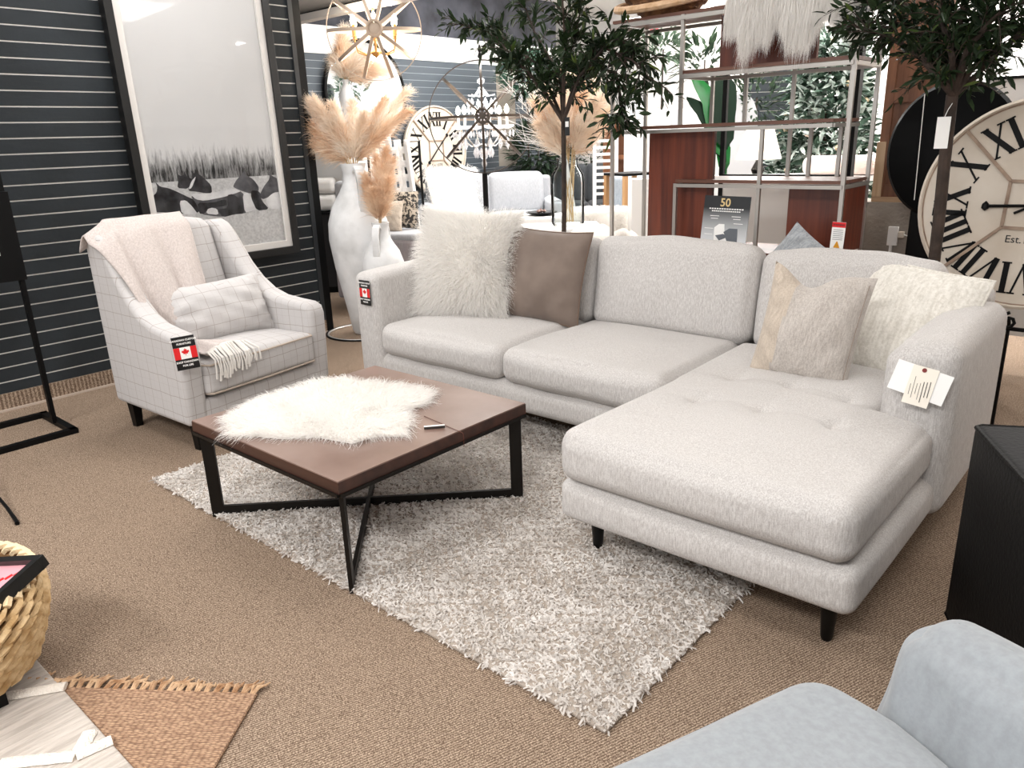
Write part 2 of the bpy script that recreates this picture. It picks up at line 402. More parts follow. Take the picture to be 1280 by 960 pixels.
struct(build(MB().bbox((WX+.0, 3.405, .1), (WX+.012, 3.44, CEIL_Z)), 'trim_3', mat('trim_dark', '#2a2d30', .5), smooth=False))
W2 = -7.85
slat_wall('wall_back', W2, 3.4, 10.2, .0, 2.40, .083, 1.66, M_slat2, mat('groove_grey', '#a9b0b5', .5), gap=.007)
struct(build(MB().bbox((W2-.1, 3.4, 2.40), (W2+.012, 10.2, 2.70)), 'trim_4', M_white, smooth=False))
struct(build(MB().bbox((W2-.1, 3.4, 2.70), (W2-.02, 10.2, CEIL_Z)), 'trim_5', mat('upper_dark', '#2b2c33', .8, col2='#50525c', cscale=3), smooth=False))
struct(build(MB().bbox((-14, 12.0, 0), (5, 12.1, CEIL_Z)), 'wall_far', M_white, smooth=False))
struct(build(MB().bbox((5.0, -4, 0), (5.1, 12.1, CEIL_Z)), 'wall_right', M_white, smooth=False))

# ================================================================ sofa
FAB = weave('sofa_weave', '#aea9a6', '#d0cdca', 900, .3)
M_leg = mat('black_wood', '#060606', .4, spec=.25)
O = Vector((-1.95, 2.9, 0)); sofa = thing('sectional_sofa', 'long cream woven sectional sofa with a tufted chaise at its right end', 'sofa', O)
def sp(mb, name, m, **k): return build(mb, name, m, sofa, loc=-O, **k)
mb = MB(); mb.rbox((-2.0, 3.02, .22), (2.66, .86, .15), .05, 14, puff=(0, .012, .0)); 
mb.rbox((-.98, 2.62, .215), (.985, 1.48, .15), .040, 14, puff=(.012, .02, 0)); sp(mb, 'base', FAB)
def armfn(P, U):
    P = P.copy(); P[:, 2] += .012*np.clip(U[:, 2], 0, 1)*(1-U[:, 1]**2); return P
mb = MB().rbox((-3.325, 2.99, .437), (.19, .84, .585), .045, 12, k=4, puff=(.008, .006, .006), fn=armfn); sp(mb, 'armrest', FAB)
def armfn2(P, U):
    P = armfn(P, U); top = np.clip((U[:, 2]-.2)/.8, 0, 1); P[:, 2] -= .035*top*np.clip(-U[:, 0], -0.2, 1)
    return P
mb = MB().rbox((-.565, 3.01, .437), (.225, .80, .595), .058, 14, k=5, puff=(.01, .012, .008), fn=armfn2); sp(mb, 'armrest', FAB)
mb = MB().rbox((-1.95, 3.50, .47), (2.85, .12, .62), .045, 14); sp(mb, 'back_frame', FAB)
def seatfn(seed, crown=.012):
    ph = np.random.default_rng(seed).uniform(0, 6.28, 4)
    def fn(P, U):
        P = P.copy(); t = np.clip(U[:, 2], 0, 1)
        P[:, 2] += t*(crown*(1-U[:, 0]**2)*(1-U[:, 1]**2) + .003*np.sin(5*U[:, 0]+ph[0])*np.sin(4*U[:, 1]+ph[1]))
        P[:, 1] += .004*np.sin(7*U[:, 0]+ph[2])*(U[:, 1] < -.8)
        return P
    return fn
for i, xc in enumerate((-2.797, -1.917)):
    sp(MB().rbox((xc, 2.955, .375), (.874, .78, .175), .06, 18, k=5, puff=(.006, .018, .018), fn=seatfn(i)), 'seat_cushion', FAB)
tufts = [(-1.23, 2.42), (-.99, 2.42), (-.75, 2.42), (-1.23, 2.72), (-1.01, 2.72), (-.80, 2.72), (-1.23, 3.0), (-1.01, 3.0)]
def chaisefn(P, U):
    P = P.copy(); X = P[:, 0]-.9825; Y = P[:, 1]+2.565
    t = np.clip((Y-2.60)/.05, 0, 1); t = t*t*(3-2*t); xl = -1.465
    xn = xl + (X-xl)*(1-t*(1-.785/.965)); P[:, 0] = xn+.9825
    top = np.clip(U[:, 2], 0, 1)**3; d = np.zeros(len(P))
    for a, b in tufts:
        r2 = ((xn-a)**2 + (Y-b)**2); d += .022*np.exp(-r2/.0009) + .014*np.exp(-r2/.007)
        d += .007*np.exp(-(Y-b)**2/.00018)*np.exp(-(xn-a)**2/.010) + .004*np.exp(-(xn-a)**2/.00015)*np.exp(-(Y-b)**2/.012)
    P[:, 2] -= top*d; P[:, 2] += top*.008*np.sin(3*U[:, 0]+1)*np.cos(2.5*U[:, 1])
    return P
sp(MB().rbox((-.9825, 2.565, .383), (.965, 1.41, .185), .06, 84, k=6, puff=(.004, .02, .022), fn=chaisefn), 'chaise_cushion', FAB)
def backfn(seed):
    ph = np.random.default_rng(seed).uniform(0, 6.28, 4)
    def fn(P, U):
        P = P.copy(); fr = np.clip(-U[:, 1], 0, 1)
        P[:, 1] -= fr*(.02*(1-U[:, 0]**2)*(1-U[:, 2]**2) + .004*np.sin(5*U[:, 0]+ph[0])*np.sin(3*U[:, 2]+ph[1]))
        P[:, 2] += np.clip(U[:, 2], 0, 1)*(.010*np.cos(2.2*U[:, 0]) + .003*np.sin(8*U[:, 0]+ph[2]))
        return P
    return fn
Rb = Euler((rad(-9), 0, 0)).to_matrix()
for i, (xc, wd, zz) in enumerate(((-2.785, .90, .655), (-1.880, .88, .665), (-1.055, .74, .655))):
    sp(MB().rbox((xc, 3.375, zz), (wd, .17, .46), .06, 18, k=5, puff=(.006, .02, .012), fn=backfn(i+5), rot=Rb), 'back_cushion', FAB)
seam = MB()
def leg(x, y, dx, dy, h=.15): return MB().lathe([(.014, 0), (.017, .01), (.027, h)], (0, 0, 0), 16), Vector((x, y, 0))
for x, y in ((-1.38, 1.99), (-.575, 1.975), (-3.30, 2.68), (-3.30, 3.42), (-.60, 3.42)):
    m_, p_ = leg(x, y, 0, 0); build(m_, 'leg', M_leg, sofa, loc=p_-O)

# ---------------------------------------------------------------- hang tags
M_tagblack = mat('tag_black', '#0a0a0b', .35); M_red = mat('flag_red', '#d8161c', .5); M_card = mat('card_white', '#f4f3f0', .6); M_ink = mat('ink', '#15151a', .6)
LEAF = [(0, 1), (.16, .66), (.36, .76), (.27, .30), (.47, .52), (.52, .40), (.82, .46), (.74, .22), (.86, .12), (.44, -.22), (.50, -.38), (.06, -.32), (.05, -.75), (-.05, -.75)]
LEAF = LEAF + [(-x, y) for x, y in LEAF[::-1][2:] if x != 0]
def flag_tag(loc, n, label, up=(0, 0, 1), s=1.0, words=True):
    # 11 x 17 cm hanging card, flag band in the middle
    R = face_dir(n, up); t = thing('hang_tag', label, 'tag', loc, group=None, rot=R.to_euler()); t.scale = (s, s, s)
    build(MB().box((0, 0, 0), (.105, .002, .165)), 'card', M_tagblack, t, smooth=False)
    f = build(MB().box((0, -.0016, 0), (.105, .001, .058)), 'flag_band', M_card, t, smooth=False)
    for q in (-.0385, .0385): build(MB().box((q, -.0024, 0), (.028, .0008, .058)), 'flag_bar', M_red, f, smooth=False)
    lb = MB(); pts = [(x*.021, z*.021) for x, z in LEAF]; lb.prism(pts, .0008, Matrix.Translation((0, -.0026, .003))); build(lb, 'maple_leaf', M_red, f, smooth=False)
    if words:
        for grp in ((('CANADIAN CUSTOM', .0605, .0125), ('FURNITURE', .0425, .0125)), (('SHOP CANADIAN', -.048, .0125), ('FOR LIFE', -.066, .0125))):
            w_ = MB()
            for txt, z, sz in grp: text_mesh(txt, sz, Matrix.Translation((0, -.0018, z)), w_, bold=.0004)
            build(w_, 'lettering', M_card, t, smooth=False)
    return t
v = Vector((.1, -1, .05))
p = at_y(456, 366, 2.555); flag_tag((p.x, 2.556, p.z), (.0, -1, 0), 'black hang tag with red and white flag on the sofa left armrest', s=.82)

def price_tags():
    R = face_dir((.15, -1, .25), (.10, 0, 1)); p = at_y(1150, 478, 2.575)
    t = thing('price_tag', 'white price cards pinned to the front of the sofa right armrest', 'tag', p, rot=R.to_euler())
    build(MB().box((0, 0, 0), (.165, .0015, .098), Euler((0, rad(8), 0)).to_matrix()), 'backing_card', M_card, t, smooth=False)
    c = build(MB().box((.004, -.004, -.012), (.075, .001, .125), Euler((0, rad(4), 0)).to_matrix()), 'ticket', mat('ticket_cream', '#f1e9dc', .6), t, smooth=False)
    ln = MB(); g = np.random.default_rng(3)
    for i in range(7):
        x = -.024+i*.009; l = g.uniform(.03, .08); ln.box((x, -.005, -.02+g.uniform(-.012, .012)), (.0022 if i > 3 else .0013, .0004, l))
    build(ln, 'print', M_ink, c, smooth=False)
    build(MB().lathe([(.007, 0), (.007, .0012)], n=14, R=Euler((rad(90), 0, 0)).to_matrix(), c=(.004, -.0046, .040)), 'eyelet', mat('eyelet_red', '#7a1f1a', .5), c)
price_tags()

# ---------------------------------------------------------------- throw pillows on the sofa
def pillow(name, label, c, n, up, wd, ht, th, m, seed, piping=None, cat='pillow', pinch=.07):
    R = face_dir(n, up); t = thing(name, label, cat, c, rot=R.to_euler())
    build(pillow_mb(wd, ht, th, seed=seed, pinch=pinch), 'cover', m, t)
    if piping: build(MB().tube(pillow_edge(wd, ht, pinch), .0045, 6, closed=True), 'piping', piping, t)
    return t
def fur_on(t, P, D, L, wd, m, seg=4, droop=.5, wave=.12, seed=0, name='fur'):
    V, Fq = strands(P, D, L, wd, seg, droop, wave, True, seed); return struct(build(MB().np_add(V, Fq), name, m, t), 'stuff')
M_fur = fibre('fur_white', '#f8f6f3', .5)
M_furbase = mat('fur_base', '#faf6f0', .9)
def fur_pillow():
    c = Vector((-2.985, 3.02, .745)); R = face_dir((.30, -1, .42), (-.05, .3, 1)); wd = ht = .56
    t = thing('fur_pillow', 'large shaggy white long-haired fur pillow at the left end of the sofa', 'pillow', c, rot=R.to_euler())
    build(pillow_mb(wd, ht, .17, seed=3), 'cover', M_furbase, t)
    g = np.random.default_rng(5); n = 15000
    a = g.uniform(-1, 1, (n, 2)); U, V = a[:, 0], a[:, 1]
    k = n//5; e = g.uniform(-1, 1, k); s_ = g.integers(0, 4, k)
    U[:k] = np.where(s_ < 2, np.where(s_ == 0, -1, 1)*.99, e); V[:k] = np.where(s_ >= 2, np.where(s_ == 2, -1, 1)*.99, e)
    X = wd/2*U*(1-.07*(1-V**2)*abs(U)**3); Z = ht/2*V*(1-.07*(1-U**2)*abs(V)**3)
    T = np.clip((1-abs(U)**2.2)*(1-abs(V)**2.2), 0, 1)**.62
    sg = np.where(g.uniform(size=n) < .85, -1, 1); Y = sg*.085*T
    P = np.stack([X, Y, Z], 1)
    # locks of hair swirl out of the middle
    D = np.stack([U*1.0+.25*np.sin(V*7+U*3), sg*(.55+0*U), V*.9+.25*np.cos(U*8)], 1)+g.normal(size=(n, 3))*.22
    fur_on(t, P, D, g.uniform(.06, .105, n), .0034, M_fur, 5, .25, .10, 3)
    return t
fur_pillow()
M_brown = mat('velvet_brown', '#6a5c53', .8, bump=.15, bscale=9, col2='#7d6e64', cscale=5, sheen=.5)
pillow('throw_pillow', 'taupe brown velvet pillow leaning beside the shaggy fur pillow', (-2.545, 3.15, .70), (.22, -1, .30), (.02, .2, 1), .50, .50, .17, M_brown, 8, mat('brown_piping', '#6d5a4d', .8))
M_two = weave('pillow_grey', '#aaa29b', '#c6bfb8', 600, .3)
M_cream = weave('pillow_cream', '#cdc8be', '#e6e2da', 260, .8)
M_beige = weave('pillow_beige', '#b3a698', '#c7baab', 500, .4)

# ================================================================ coffee table
M_top = mat('table_wood', '#6f574d', .34, bump=.12, bscale=5, col2='#8f786d', cscale=3, coat=.25, stretch=(1, 1, 1), ramp=(.3, .7))
M_bronze = mat('table_metal', '#1b1815', .45, metal=.6, bump=.05, bscale=80)
TX0, TX1, TY0, TY1, TZ = -2.755, -1.836, 1.25, 2.152, .412
TO = Vector(((TX0+TX1)/2, (TY0+TY1)/2, 0)); tb = thing('coffee_table', 'square brown wooden coffee table on crossed dark metal frames', 'table', TO)
build(MB().box((0, 0, TZ-.006), (TX1-TX0-.002, TY1-TY0-.002, .012)), 'tabletop', M_top, tb, smooth=False, bevel=.002)
eb = MB(); hx, hy = (TX1-TX0)/2, (TY1-TY0)/2
for lo, hi in (((-hx, -hy, TZ-.044), (hx, -hy+.03, TZ-.0045)), ((-hx, hy-.03, TZ-.044), (hx, hy, TZ-.0045)), ((-hx, -hy+.03, TZ-.044), (-hx+.03, hy-.03, TZ-.0045)), ((hx-.03, -hy+.03, TZ-.044), (hx, hy-.03, TZ-.0045))): eb.bbox(lo, hi)
build(eb, 'edge_band', wood('table_edge', '#2c1812', '#4a2c22', 0, 5, .4), tb, smooth=False)
rim = MB(); hx, hy = (TX1-TX0)/2-.004, (TY1-TY0)/2-.004
for a, b in (((-hx, -hy), (hx, -hy)), ((hx, -hy), (hx, hy)), ((hx, hy), (-hx, hy)), ((-hx, hy), (-hx, -hy))): rim.bar((*a, TZ-.050), (*b, TZ-.050), .02, .012)
build(rim, 'apron', M_bronze, tb, smooth=False)
cx_, cy_ = hx-.012, hy-.012
for sg in (1, -1):
    a, b = Vector((-cx_, -cy_*sg, 0)), Vector((cx_, cy_*sg, 0)); d = (b-a).normalized(); nrm = Vector((-d.y, d.x, 0)); h = TZ-.056
    off = 0 if sg > 0 else 0
    fr = MB()
    R = Matrix((d, nrm, Vector((0, 0, 1)))).transposed()
    z0 = .0 if sg > 0 else .0
    for q in (a + d*.023, b - d*.023): fr.box((q.x, q.y, h/2+.012), (.048, .014, h-.024), R)
    fr.box(((a.x+b.x)/2, (a.y+b.y)/2, .024), ((b-a).length, .0145, .046), R)
    build(fr, 'crossed_frame', M_bronze, tb, smooth=False, bevel=.0015)

def fur_rug_outline(px): return [at_z(x, y, TZ) for x, y in px]
def table_throw():
    poly = [(-2.545, 1.30), (-2.62, 1.48), (-2.58, 1.62), (-2.57, 1.78), (-2.42, 1.86), (-2.36, 1.98), (-2.22, 1.96), (-2.10, 2.02), (-2.04, 1.93), (-2.03, 1.83), (-2.09, 1.72), (-2.03, 1.62), (-2.06, 1.50), (-2.13, 1.40), (-2.25, 1.37), (-2.36, 1.31), (-2.46, 1.33)]
    return poly
FPX = [(292, 540), (285, 522), (318, 500), (365, 485), (395, 475), (430, 470), (470, 479), (505, 480), (540, 490), (528, 502), (500, 510), (512, 525), (505, 540), (470, 540), (440, 549), (395, 541), (350, 543), (320, 540)]
P2 = [at_z(x, y, TZ+.02) for x, y in FPX]; cc = sum(P2, Vector())/len(P2)
t = thing('fur_throw', 'shaggy white fur throw spread on the coffee table', 'throw', (cc.x, cc.y, TZ+.001))
loc2 = [(p.x-cc.x, p.y-cc.y) for p in P2]
build(MB().prism([(x, z) for x, z in loc2], .008, Matrix.Translation((0, 0, .005)) @ Matrix.Rotation(rad(-90), 4, 'X')), 'hide', M_furbase, t)
def inside(P, poly):
    x, y = P[:, 0], P[:, 1]; c = np.zeros(len(P), bool); n = len(poly); j = n-1
    for i in range(n):
        xi, yi = poly[i]; xj, yj = poly[j]
        c ^= ((yi > y) != (yj > y)) & (x < (xj-xi)*(y-yi)/(yj-yi+1e-12)+xi); j = i
    return c
g = np.random.default_rng(11); a = np.array(loc2); lo, hi = a.min(0), a.max(0)
P = g.uniform(lo, hi, (34000, 2)); P = P[inside(P, loc2)][:17000]; n = len(P)
rr = P/np.array([.38, .38]); D = np.stack([rr[:, 0]*1.5+.5*np.sin(P[:, 1]*30+P[:, 0]*9), rr[:, 1]*1.5+.5*np.cos(P[:, 0]*28), .55+0*rr[:, 0]], 1)+g.normal(size=(n, 3))*.3
D[:, 2] = abs(D[:, 2])+.12
fur_on(t, np.concatenate([P, np.full((n, 1), .008)], 1), D, g.uniform(.05, .085, n), .0032, M_fur, 5, .42, .10, 4)

t = thing('price_card', 'small folded white card tied with string lying on the coffee table', 'card', at_z(543, 534, TZ+.002), VIEW_ROT+rad(8))
build(MB().box((0, 0, .006), (.075, .03, .001), Euler((rad(-14), 0, 0)).to_matrix()), 'front_leaf', M_card, t, smooth=False)
build(MB().box((0, -.014, .004), (.075, .001, .008)), 'back_leaf', mat('card_dark', '#2a2522', .5), t, smooth=False)
q0 = at_z(530, 520, TZ+.002)-t.location; q1 = at_z(578, 541, TZ+.002)-t.location; Ri = Matrix.Rotation(-(VIEW_ROT+rad(8)), 3, 'Z')
build(MB().tube([Ri @ q0, Ri @ q1, Ri @ (q1+Vector((.004, 0, -.003))), Ri @ (q1+Vector((.005, -.0, -.05)))], .0011, 6), 'string', mat('string_brown', '#5a2f22', .8), t)

# ================================================================ shag rug
def shag_rug():
    x0, x1, y0, y1 = -3.268, -.857, 1.27, 2.86
    c = Vector(((x0+x1)/2, (y0+y1)/2, 0)); t = thing('area_rug', 'cream shag rug with a chevron pile under the coffee table', 'rug', c)
    build(MB().rbox((0, 0, .006), (x1-x0, y1-y0, .012), .005, 4), 'backing', mat('rug_back', '#a0958a', .95), t)
    g = np.random.default_rng(21); n = 135000
    P = g.uniform([x0-c.x, y0-c.y], [x1-c.x, y1-c.y], (n, 2))
    ch = np.floor((P[:, 0]+5)/.20).astype(int) % 2; dirn = np.where(ch == 0, 1, -1)
    ph = (P[:, 1] + dirn*P[:, 0]*.75)/.055*2*np.pi; ridge = .5+.5*np.sin(ph)
    keep = g.uniform(size=n) < .22+.78*ridge; P, dirn, ridge = P[keep], dirn[keep], ridge[keep]; n = len(P)
    D = np.stack([dirn*.5+g.normal(size=n)*.45, -.35+g.normal(size=n)*.45, .8+0*ridge], 1)
    L = .014+.018*ridge*g.uniform(.7, 1.2, n)
    V, Fq = strands(np.concatenate([P, np.full((n, 1), .010)], 1), D, L, .0062, 2, .5, .25, False, 5)
    struct(build(MB().np_add(V, Fq), 'pile', fibre('rug_pile', '#f4f0ec', .38, '#e2dcd6', 5), t), 'stuff')
shag_rug()

# ================================================================ armchair
M_plaid = plaid('windowpane_check', '#c2bfbe', '#8e837b', .088, .0027)
M_plaid2 = plaid('windowpane_check_pillow', '#c2bfbe', '#8e837b', .088, .0022, (.03, 0, .02))
CHL = Vector((-3.82, 1.924, 0)); CHR = rad(98)
ch = thing('armchair', 'cream windowpane-check armchair with sloping arms and black legs', 'chair', CHL, CHR)
prof = [(-.372, .145), (-.385, .40), (-.388, .53), (-.375, .572), (-.34, .590), (-.25, .600), (-.15, .615), (-.06, .65), (.02, .71), (.09, .79), (.15, .885), (.20, .965), (.235, 1.005), (.28, 1.025), (.34, 1.02), (.375, .98), (.375, .60), (.365, .145)]
for sx in (-1, 1):
    mb = MB()
    def X(y, z, inner): 
        t = (y+.37)/.74; out = .455-.075*t - .012*(1-z)*0
        return sx*(out-(.115 if inner else 0))
    n = len(prof); V = [Vector((X(y, z, 0), y, z)) for y, z in prof]+[Vector((X(y, z, 1), y, z)) for y, z in prof]
    F_ = [tuple(range(n)), tuple(range(2*n-1, n-1, -1))]+[(i, i+n, (i+1) % n+n, (i+1) % n) for i in range(n)]
    mb.add(V, F_); o = build(mb, 'armrest', M_plaid, ch, angle=60); md = o.modifiers.new('b', 'BEVEL'); md.width = .028; md.segments = 4; md.limit_method = 'ANGLE'; md.angle_limit = rad(50)
build(MB().rbox((0, -.02, .20), (.72, .70, .115), .02, 8), 'seat_base', M_plaid, ch)
def chcush(P, U):
    P = P.copy(); P[:, 2] += np.clip(U[:, 2], 0, 1)*.022*(1-U[:, 0]**2)*(1-.6*U[:, 1]**2); P[:, 0] *= 1-.05*(U[:, 1]+1)/2; return P
o = build(MB().rbox((0, -.10, .352), (.69, .60, .165), .035, 12, k=4, puff=(0, .012, .012), fn=chcush), 'seat_cushion', M_plaid, ch)
for z in (.285, .425):
    build(MB().tube([(-.33, -.10, z), (-.335, -.37, z), (-.32, -.405, z), (0, -.415, z), (.32, -.405, z), (.335, -.37, z), (.33, -.10, z)], .005, 6), 'welt', mat('welt_beige', '#b3a597', .9), ch)
def chback(P, U):
    P = P.copy(); t = (U[:, 2]+1)/2
    P[:, 1] += .17*(t-.5)*1.0; P[:, 1] -= np.clip(-U[:, 1], 0, 1)*.03*(1-U[:, 0]**2)*np.sin(np.pi*np.clip(t, 0, 1))
    P[:, 2] += np.clip(t-.5, 0, 1)*2*.035*(1-U[:, 0]**2); return P
build(MB().rbox((0, .245, .70), (.56, .15, .66), .045, 14, k=4, fn=chback), 'back_cushion', M_plaid, ch)
build(MB().rbox((0, .345, .58), (.74, .06, .86), .025, 8), 'back_frame', M_plaid, ch)
for x, y in ((-.37, -.30), (.37, -.30), (-.325, .30), (.325, .30)):
    build(MB().box((0, 0, .07), (.052, .052, .15), taper=.72), 'leg', M_leg, ch, loc=(x, y, 0), smooth=False, bevel=.003)
def CHW(p): return CHL + Matrix.Rotation(CHR, 3, 'Z') @ Vector(p)
Rz = Matrix.Rotation(CHR, 3, 'Z')
def chair_pillow():
    n = Rz @ Vector((-.12, -1, .42)); t = thing('lumbar_pillow', 'cream windowpane-check lumbar pillow in the armchair', 'pillow', CHW((.035, -.03, .585)), rot=face_dir(n, Rz @ Vector((.02, .3, 1))).to_euler())
    build(pillow_mb(.60, .33, .20, seed=14, pinch=.06, wr=.009), 'cover', M_plaid2, t)
chair_pillow()
def flag_on_chair():
    p = at_d(232, 441, 3.47); nn = (ray(232, 441)*-1); flag_tag(p, (.9, -.35, .05), 'black hang tag with red and white flag on the armchair left armrest', up=(.0, -.05, 1), s=.93)
flag_on_chair()
M_throw = weave('throw_cream', '#b5aaa5', '#cbc1bc', 500, .4)
M_fringe = mat('fringe_cream', '#dad5cf', .9)
def chair_throw():
    t = thing('throw_blanket', 'beige throw blanket with tasselled end draped over the armchair back and seat', 'blanket', CHL, CHR)
    # sheet over the back: columns run from behind the back, over the top, down the face
    nu, nv = 44, 40; V = []
    for i in range(nu+1):
        u = i/nu
        for j in range(nv+1):
            v_ = j/nv
            xt = -.425+.56*u; xb = -.315+.30*u                 # spreads at the top, gathers at the seat
            k = np.clip((v_-.18)/.82, 0, 1)
            if v_ < .18:
                a = v_/.18; y = .415-.07*a; z = 1.0+.085*math.sin(a*math.pi/2); x = xt
            else:
                x = xt+(xb-xt)*k**1.2; zt = 1.092-.05*abs(u-.7); z = zt+(.47-zt)*k; y = .345-.40*min(k*.9, 1)+.05*math.sin(k*3.1)
                y = .30+(-.02-.30)*k - .045*math.sin(k*math.pi)**.7
                if k < .08: y += .05*(1-k/.08)
            fold = math.sin(u*17+k*1.6)*.030+math.sin(u*33+2+k*3)*.010
            left = max(0, -.31-x); 
            y -= .040+fold*(.35+.7*k)+left*.2*(1-k); z -= left*.55*(1-k) 
            V.append((x+.012*math.sin(k*5+u*9), y, z))
    n1 = nv+1; Fs = [(i*n1+j, (i+1)*n1+j, (i+1)*n1+j+1, i*n1+j+1) for i in range(nu) for j in range(nv)]
    o = build(MB().add(V, Fs), 'cloth', M_throw, t, angle=80); md = o.modifiers.new('s', 'SOLIDIFY'); md.thickness = .007
    # the other end lies over the front left of the seat
    nu, nv = 30, 18; V = []
    for i in range(nu+1):
        u = i/nu
        for j in range(nv+1):
            v_ = j/nv; x = -.325+.03*v_+u*(.17+.06*v_); y = -.14-.22*v_+.04*u; z = .468+.012*math.sin(u*14+v_*3)+.03*math.sin(u*math.pi)*(1-.3*v_)
            V.append((x, y, z))
    n1 = nv+1; Fs = [(i*n1+j, (i+1)*n1+j, (i+1)*n1+j+1, i*n1+j+1) for i in range(nu) for j in range(nv)]
    o = build(MB().add(V, Fs), 'hanging_end', M_throw, t, angle=80); md = o.modifiers.new('s', 'SOLIDIFY'); md.thickness = .008
    g = random.Random(4)
    for i in range(26):
        u = i/25; a = Vector((-.30+.235*u, -.355+.045*u-.0, .475+.02*math.sin(u*3.1))); pts = [a]
        over = Vector((g.uniform(-.012, .018), -.06-g.random()*.015, -.005)); pts.append(a+over*.5+Vector((0, 0, .006))); pts.append(Vector((a.x+over.x, -.43+.0*u, .452)))
        ln = g.uniform(.075, .115)*(1-.4*u); pts.append(Vector((a.x+over.x*1.3+g.uniform(-.006, .006), -.438, .452-ln*.5))); pts.append(Vector((a.x+over.x*1.3+g.uniform(-.008, .008), -.436, .452-ln)))
        build(MB().tube(pts, [.0035, .005, .004, .0045, .006], 6), 'tassel', M_fringe, t)
chair_throw()
t = thing('ribbon_tag', 'small tan ribbon tag on the armchair right armrest', 'tag', at_z(408, 412, .52) if False else CHW((.462, -.30, .50)), CHR)
build(MB().tube([(0, 0, .02), (.015, 0, .03), (.02, .0, .01), (.005, 0, 0)], .006, 8), 'knot', mat('ribbon_tan', '#e8cdb4', .7), t)
build(MB().bar((.008, 0, 0), (.012, .004, -.11), .004, .012), 'ribbon', mat('ribbon_tan', '#e8cdb4', .7), t, smooth=False)
# ================================================================ right-hand pillows
pillow('throw_pillow', 'cream ribbed throw pillow leaning in the corner against the sofa right armrest', at_d(1131, 405, 3.02), (-.25, -1, .42), (.18, .3, 1), .50, .47, .17, M_cream, 31, M_cream, pinch=.05)
def two_tone():
    c = at_d(1012, 410, 2.96); R = face_dir((.10, -1, .22), (.10, .2, 1))
    t = thing('throw_pillow', 'grey throw pillow with a beige side band, dented at the top', 'pillow', c, rot=R.to_euler())
    mb = pillow_mb(.38, .46, .19, n=34, seed=41, pinch=.06, wr=.008)
    V = []
    for v in mb.v:
        x, y, z = v; u = x/.19; w_ = z/.23
        z -= .075*max(0, w_)**2*math.exp(-((u+.25)/.42)**2); V.append((x, y+.03*math.exp(-((u+.2)/.3)**2)*max(0, w_), z))
    band = MB(); main = MB(); n = 35*35
    for s_ in (0, 1):
        for f in mb.f[s_*34*34:(s_+1)*34*34]:
            xm = sum(V[i][0] for i in f)/4; lean = sum(V[i][2] for i in f)/4
            (band if xm < -.085+.06*lean else main).f.append(f)
    for q in (band, main): q.v = V; q.n = len(V)
    def clean(q):
        used = sorted({i for f in q.f for i in f}); mp = {a: b for b, a in enumerate(used)}; q.v = [V[i] for i in used]; q.f = [tuple(mp[i] for i in f) for f in q.f]; return q
    build(clean(main), 'cover', M_two, t); build(clean(band), 'side_band', M_beige, t)
    build(MB().tube([(.172, -.012-.03*math.cos((k-6)/6*1.4), -.20+.40*k/12) for k in range(13)], .0012, 5), 'seam', mat('seam_brown', '#9a8a7e', .9), t)
two_tone()

# ================================================================ framed horse photograph
M_frame = mat('frame_black', '#0a0a0a', .4); M_liner = mat('frame_liner', '#d9d6d2', .5, metal=.3, bump=.1, bscale=60)
def print_mat():
    m = bpy.data.materials.new('photo_print'); m.use_nodes = True
    nt = m.node_tree; N = nt.nodes; L = nt.links; b = N['Principled BSDF']; b.inputs['Roughness'].default_value = .6
    tc = N.new('ShaderNodeTexCoord'); s = N.new('ShaderNodeSeparateXYZ'); L.new(tc.outputs['Object'], s.inputs[0])
    z = s.outputs[2]
    mp = N.new('ShaderNodeMapping'); mp.inputs['Scale'].default_value = (34, 1, 5); L.new(tc.outputs['Object'], mp.inputs['Vector'])
    n = N.new('ShaderNodeTexNoise'); n.inputs['Scale'].default_value = 1.3; n.inputs['Detail'].default_value = 8; n.inputs['Roughness'].default_value = .75; n.inputs['Distortion'].default_value = .6; L.new(mp.outputs[0], n.inputs['Vector'])
    n2 = N.new('ShaderNodeTexNoise'); n2.inputs['Scale'].default_value = 60; n2.inputs['Detail'].default_value = 4; L.new(tc.outputs['Object'], n2.inputs['Vector'])
    # reeds: dark at their foot, pale at the tips
    r = N.new('ShaderNodeMapRange'); r.inputs[1].default_value = .60; r.inputs[2].default_value = .86; r.inputs[3].default_value = .02; r.inputs[4].default_value = 1.5; L.new(z, r.inputs[0])
    reed = math_node(nt, 'ADD', r.outputs[0], math_node(nt, 'MULTIPLY', math_node(nt, 'SUBTRACT', n.outputs['Fac'], .45), 2.6))
    edge = math_node(nt, 'ADD', z, math_node(nt, 'MULTIPLY', n.outputs['Fac'], .16))
    is_reed = math_node(nt, 'MULTIPLY', math_node(nt, 'GREATER_THAN', z, .548), math_node(nt, 'LESS_THAN', edge, .95))
    water = math_node(nt, 'ADD', .42, math_node(nt, 'MULTIPLY', n2.outputs['Fac'], .6))
    sky = N.new('ShaderNodeMapRange'); sky.inputs[1].default_value = .7; sky.inputs[2].default_value = 1.7; sky.inputs[3].default_value = .90; sky.inputs[4].default_value = .95; L.new(z, sky.inputs[0])
    is_w = math_node(nt, 'LESS_THAN', z, .548)
    def sel(f, a, b_): 
        return math_node(nt, 'ADD', math_node(nt, 'MULTIPLY', f, a), math_node(nt, 'MULTIPLY', math_node(nt, 'SUBTRACT', 1.0, f), b_))
    val = sel(is_w, water, sel(is_reed, math_node(nt, 'MAXIMUM', math_node(nt, 'MINIMUM', reed, .88), .02), sky.outputs[0]))
    cb = N.new('ShaderNodeCombineXYZ'); [L.new(val, cb.inputs[i]) for i in range(3)]
    L.new(cb.outputs[0], b.inputs['Base Color']); return m
